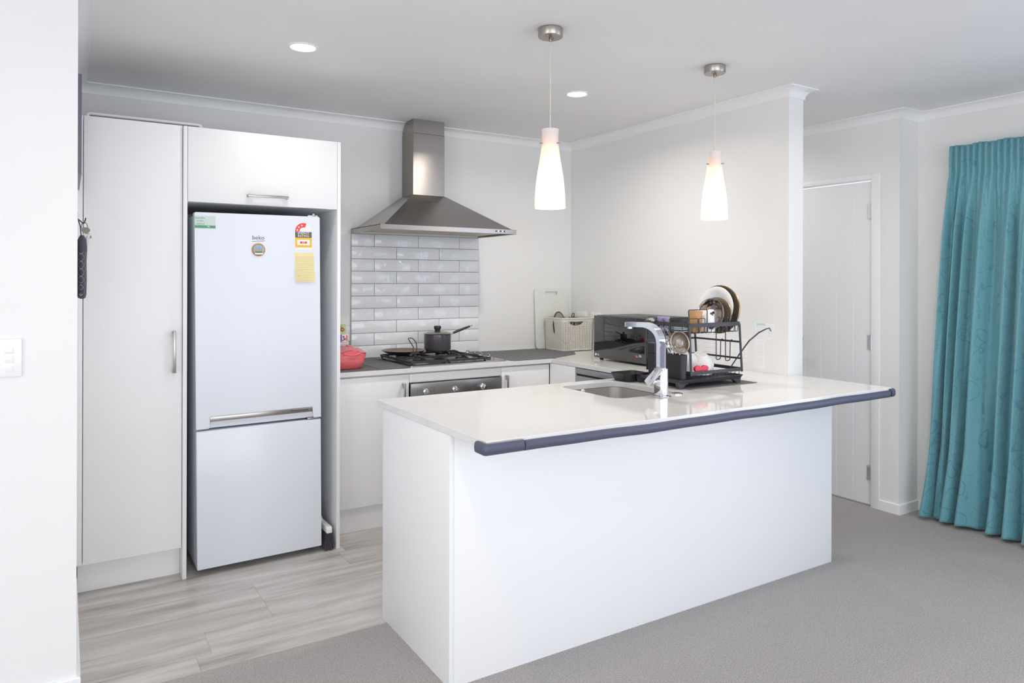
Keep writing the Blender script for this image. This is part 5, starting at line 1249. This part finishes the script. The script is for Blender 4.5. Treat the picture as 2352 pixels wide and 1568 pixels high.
# red silicone piece (two rounded lobes)
t_ = thing('silicone_mould', 'red two-lobed silicone mould in the front of the lower tier', 'mould', (-0.690, -1.938, 0.9385))
mb = MB(); 
hx0, hz0 = -0.683, 0.945
outl = [(hx0 + 0.044 * math.cos(a) * (1.0), hz0 + 0.018 + 0.020 * math.sin(a) * (1 if math.sin(a) < 0 else 1) + 0.006 * abs(math.cos(a)) - (0.010 * math.exp(-((math.cos(a)) / 0.25) ** 2) if math.sin(a) > 0 else 0)) for a in [2 * PI * i / 40 for i in range(40)]]
mb.prism(outl, 'y', -1.946, -1.934); obj('body', mb, mat('red_silicone', (224, 62, 78), 0.35), t_, ang=R(60))

# ------------------------------------------------------------------ pendants
def pendant(x, y, label):
    t2_ = thing('pendant_light', label, 'pendant light', (x, y, CE), None, True)
    zc = CE
    mb = MB(); mb.lathe([(0.048, -0.0005), (0.050, -0.003), (0.050, -0.032), (0.048, -0.035), (0.0, -0.035)], 48, True); cn_ = obj('ceiling_rose', mb, M_nickel, t2_)
    mb = MB(); mb.lathe([(0.0065, -0.034), (0.0065, -0.048), (0.005, -0.052), (0.002, -0.053)], 16, False, True); obj('cord_grip', mb, mat('brown_nickel', (150, 128, 110), 0.3, 1.0), cn_)
    for dx in (-0.024, 0.024):
        mb = MB(); mb.M = Matrix.Translation((dx * 0.95, dx * 0.45, -0.034)); mb.lathe([(0.005, 0), (0.005, -0.006), (0.003, -0.0085), (0, -0.009)], 14); obj('screw', mb, M_nickel, cn_)
    mb = MB(); mb.tube([(0, 0, -0.050), (0.001, 0, -0.2), (0, 0, -0.42)], 0.0024, 8); obj('cord', mb, mat('clear_cord', (214, 210, 188), 0.3), t2_)
    zt_s, zb_s = 1.985 - CE, 1.668 - CE
    prof = [(0.0355, 1.0), (0.0340, 0.94), (0.0335, 0.86), (0.0345, 0.78), (0.0380, 0.69), (0.0430, 0.59), (0.0485, 0.49), (0.0535, 0.39), (0.0575, 0.28), (0.0605, 0.16), (0.0620, 0.06), (0.0622, 0.0)]
    pr = [(r_, zb_s + (zt_s - zb_s) * f) for r_, f in prof]
    def sub(pr):
        out = []
        for (r0, z0), (r1, z1) in zip(pr, pr[1:]):
            for i in range(2): out.append((r0 + (r1 - r0) * i / 3, z0 + (z1 - z0) * i / 3))
        return out + [pr[-1]]
    pr = sub(pr)
    mb = MB(); mb.lathe(pr + [(r_ - 0.003, z) for r_, z in pr[::-1]], 56); sh = obj('shade', mb, M_shade, t2_, ang=R(60))
    mb = MB(); mb.lathe([(0.031, zt_s - 0.012), (0.031, zt_s - 0.008), (0.004, zt_s - 0.006)], 32, True, True); obj('shade_cap', mb, M_white, t2_)
    for k, a in enumerate((-70, 50, 170)):
        mb = MB(); mb.M = Matrix.Rotation(R(a), 4, 'Z') @ Matrix.Translation((0.0335, 0, zt_s - 0.058)) @ Matrix.Rotation(R(90), 4, 'Y'); mb.lathe([(0.0028, -0.006), (0.0028, 0.010), (0.002, 0.012)], 10, True, True); obj('retaining_screw', mb, M_nickel, t2_)
    mb = MB(); mb.lathe([(0.014, zt_s - 0.010), (0.014, zt_s - 0.075), (0.013, zt_s - 0.08)], 20, True, True); obj('lamp_holder', mb, M_white, t2_)
    mb = MB(); mb.lathe([(0.010, zt_s - 0.080), (0.014, zt_s - 0.10), (0.026, zt_s - 0.150), (0.028, zt_s - 0.175), (0.022, zt_s - 0.197), (0.0, zt_s - 0.205)], 24); obj('bulb', mb, M_bulb, t2_)
    d = bpy.data.lights.new('pendant_lamp', 'POINT'); d.energy = 6.5; d.color = (1.0, 0.90, 0.78); d.shadow_soft_size = 0.02
    lo = bpy.data.objects.new('pendant_lamp', d); SC.collection.objects.link(lo); lo.location = (x, y, CE + zt_s - 0.235)
    return t2_
pendant(-1.552, -1.950, 'frosted glass pendant light hanging nearest the fridge over the island')
pendant(-0.608, -1.950, 'frosted glass pendant light hanging nearest the hall door over the island')

# ------------------------------------------------------------------ downlights
def downlight(x, y, power, label):
    t2_ = thing('recessed_downlight', label, 'downlight', (x, y, CE), None, True)
    mb = MB(); mb.lathe([(0.066, -0.0004), (0.066, -0.003), (0.056, -0.005), (0.050, -0.001)], 48, False, False); obj('trim_ring', mb, M_white, t2_)
    mb = MB(); mb.lathe([(0.0505, -0.0015), (0.03, -0.0018), (0.0, -0.0018)], 40); obj('diffuser', mb, M_led, t2_)
    ceiling_spot('downlight_lamp', x, y, power, (1.0, 0.93, 0.85))
downlight(-2.332, -1.190, 2.4, 'round recessed downlight in the ceiling nearest the pantry')
downlight(-0.852, -1.200, 10.0, 'round recessed downlight in the ceiling nearest the kitchen corner')

# ------------------------------------------------------------------ light switch on the living side
t_ = thing('light_switch', 'white three-gang light switch on the wall at the left edge', 'switch', (-3.375, YN, 1.072))
pl = obj('face_plate', MB().box(-3.438, -3.322, YN - 0.009, YN - 0.0003, 1.074, 1.192, 0.003), M_white, t_)
for z in (1.100, 1.129, 1.158):
    obj('switch_frame', MB().box(-3.3665, -3.3415, YN - 0.0102, YN - 0.0085, z - 0.0125, z + 0.0125, 0.002), M_white, pl)
    r_ = MB(); r_.M = Matrix.Translation((-3.354, YN - 0.0110, z)) @ Matrix.Rotation(R(7 if z < 1.15 else -7), 4, 'X'); r_.box(-0.0085, 0.0085, -0.003, 0.003, -0.0085, 0.0085, 0.0015); obj('rocker', r_, M_white, pl)

# ------------------------------------------------------------------ things on the left wall
t_ = thing('picture_frame', 'narrow dark picture frame hung high on the left wall, seen edge-on', 'picture frame', (XL, -1.02, 1.757))
PF0, PF1 = -1.30, -0.745
PX = XL + 0.0155
pf = MB(); pf.box(XL + 0.0008, PX, PF0, PF0 + 0.02, 1.757, 2.118); pf.box(XL + 0.0008, PX, PF1 - 0.02, PF1, 1.757, 2.118); pf.box(XL + 0.0008, PX, PF0 + 0.0201, PF1 - 0.0201, 1.757, 1.777); pf.box(XL + 0.0008, PX, PF0 + 0.0201, PF1 - 0.0201, 2.098, 2.118)
obj('frame', pf, mat('dark_plum_wood', (112, 104, 122), 0.35), t_)
obj('print', MB().box(XL + 0.0008, XL + 0.010, PF0 + 0.0205, PF1 - 0.0205, 1.7775, 2.0975), M_paper, t_)
t_ = thing('key_hook_rack', 'small wall hook holding the keys beside the pantry', 'hook', (XL, -0.95, 1.62))
h_ = MB(); h_.box(XL + 0.0005, XL + 0.008, -1.05, -0.90, 1.610, 1.640, 0.002); obj('backplate', h_, M_nickel, t_)
h_ = MB(); h_.tube(fillet([(XL + 0.006, -0.95, 1.622), (XL + 0.030, -0.95, 1.600), (XL + 0.036, -0.95, 1.625)], 0.008), 0.0022, 8); obj('hook', h_, M_iron, t_)
t_ = thing('key_bunch', 'bunch of keys with a handwritten white tag hanging by the oven mitt', 'keys', (XL + 0.033, -0.95, 1.60))
k_ = MB(); k_.tube([(XL + 0.031 + 0.011 * math.cos(a), -0.950, 1.590 + 0.016 * math.sin(a)) for a in [2 * PI * i / 24 for i in range(24)]], 0.0012, 6, True); obj('key_ring', k_, M_iron, t_)
for i, (dx, dy, rot) in enumerate(((0.014, -0.954, 10), (0.002, -0.957, -35), (0.020, -0.948, 4))):
    k_ = MB(); k_.M = Matrix.Translation((XL + 0.030 + dx * 0.5, dy, 1.576)) @ Matrix.Rotation(R(rot), 4, 'Y') @ Matrix.Rotation(R(90), 4, 'X')
    k_.lathe([(0.003, 0), (0.011, 0), (0.011, 0.002), (0.003, 0.002)], 20); k_.box(-0.0035, 0.0035, -0.040, -0.009, 0.0002, 0.0018); k_.box(0.003, 0.006, -0.036, -0.030, 0.0002, 0.0018); k_.box(0.003, 0.0055, -0.026, -0.020, 0.0002, 0.0018)
    obj('key', k_, mat('old_nickel', (140, 135, 126), 0.5, 0.7), t_)
k_ = MB(); k_.M = Matrix.Translation((XL + 0.036, -0.962, 1.536)) @ Matrix.Rotation(R(8), 4, 'Y'); k_.box(-0.012, 0.012, -0.0006, 0.0006, -0.024, 0.024); tg_ = obj('tag', k_, M_paper, t_)
k_ = MB(); k_.M = Matrix.Translation((XL + 0.036, -0.9630, 1.536)) @ Matrix.Rotation(R(8), 4, 'Y')
pp = [(0.003 * math.sin(i * 1.9) + 0.001, 0, 0.018 - i * 0.0017) for i in range(22)]; k_.tube(pp, 0.0006, 5); obj('handwriting', k_, M_inkd, tg_)
t_ = thing('oven_mitt', 'dark quilted oven mitt with white cross-stitching hanging on the left wall', 'oven mitt', (XL + 0.022, -0.99, 1.30))
M_mitt = mat('dark_quilted_cotton', (78, 78, 92), 0.85)
tt = NT(M_mitt); cc2 = tt.coord(); sp2 = tt.n('ShaderNodeSeparateXYZ'); tt.l(cc2, sp2.inputs[0])
def dia(sg):
    q = tt.math('ADD', tt.math('MULTIPLY', sp2.outputs[2], 34.0), tt.math('MULTIPLY', tt.math('ADD', sp2.outputs[0], sp2.outputs[1]), sg * 42.0)); q = tt.math('SUBTRACT', q, tt.math('FLOOR', q)); return tt.math('LESS_THAN', q, 0.055)
ds = tt.math('MULTIPLY', tt.math('MAXIMUM', dia(1), dia(-1)), tt.math('LESS_THAN', sp2.outputs[2], 0.185))
tt.l(tt.mix(tt.math('MULTIPLY', ds, 0.7), lin((76, 76, 90)), lin((206, 204, 208))), tt.b.inputs['Base Color'])
m_ = MB(); rings = []
for z, wx, wy in ((1.300, 0.006, 0.02), (1.304, 0.014, 0.045), (1.318, 0.0175, 0.062), (1.38, 0.0185, 0.070), (1.45, 0.0175, 0.070), (1.50, 0.020, 0.072), (1.53, 0.017, 0.070), (1.55, 0.008, 0.060)):
    rings.append([(XL + 0.0225 + wx * math.cos(a) * (0.82 if abs(math.sin(a)) < 0.35 and math.cos(a) > 0 else 1), -0.99 + wy * math.sin(a), z) for a in [2 * PI * i / 24 for i in range(24)]])
m_.loft(rings); obj('mitt_body', m_, M_mitt, t_, ang=R(60))
m_ = MB(); m_.tube([(XL + 0.02, -0.99, 1.545), (XL + 0.016, -0.99, 1.59), (XL + 0.010, -0.99, 1.612)], 0.002, 6); obj('hanging_loop', m_, M_mitt, t_)

# scene-level clean-up of helper keys
for o in bpy.data.objects:
    if '_local' in o: del o['_local']
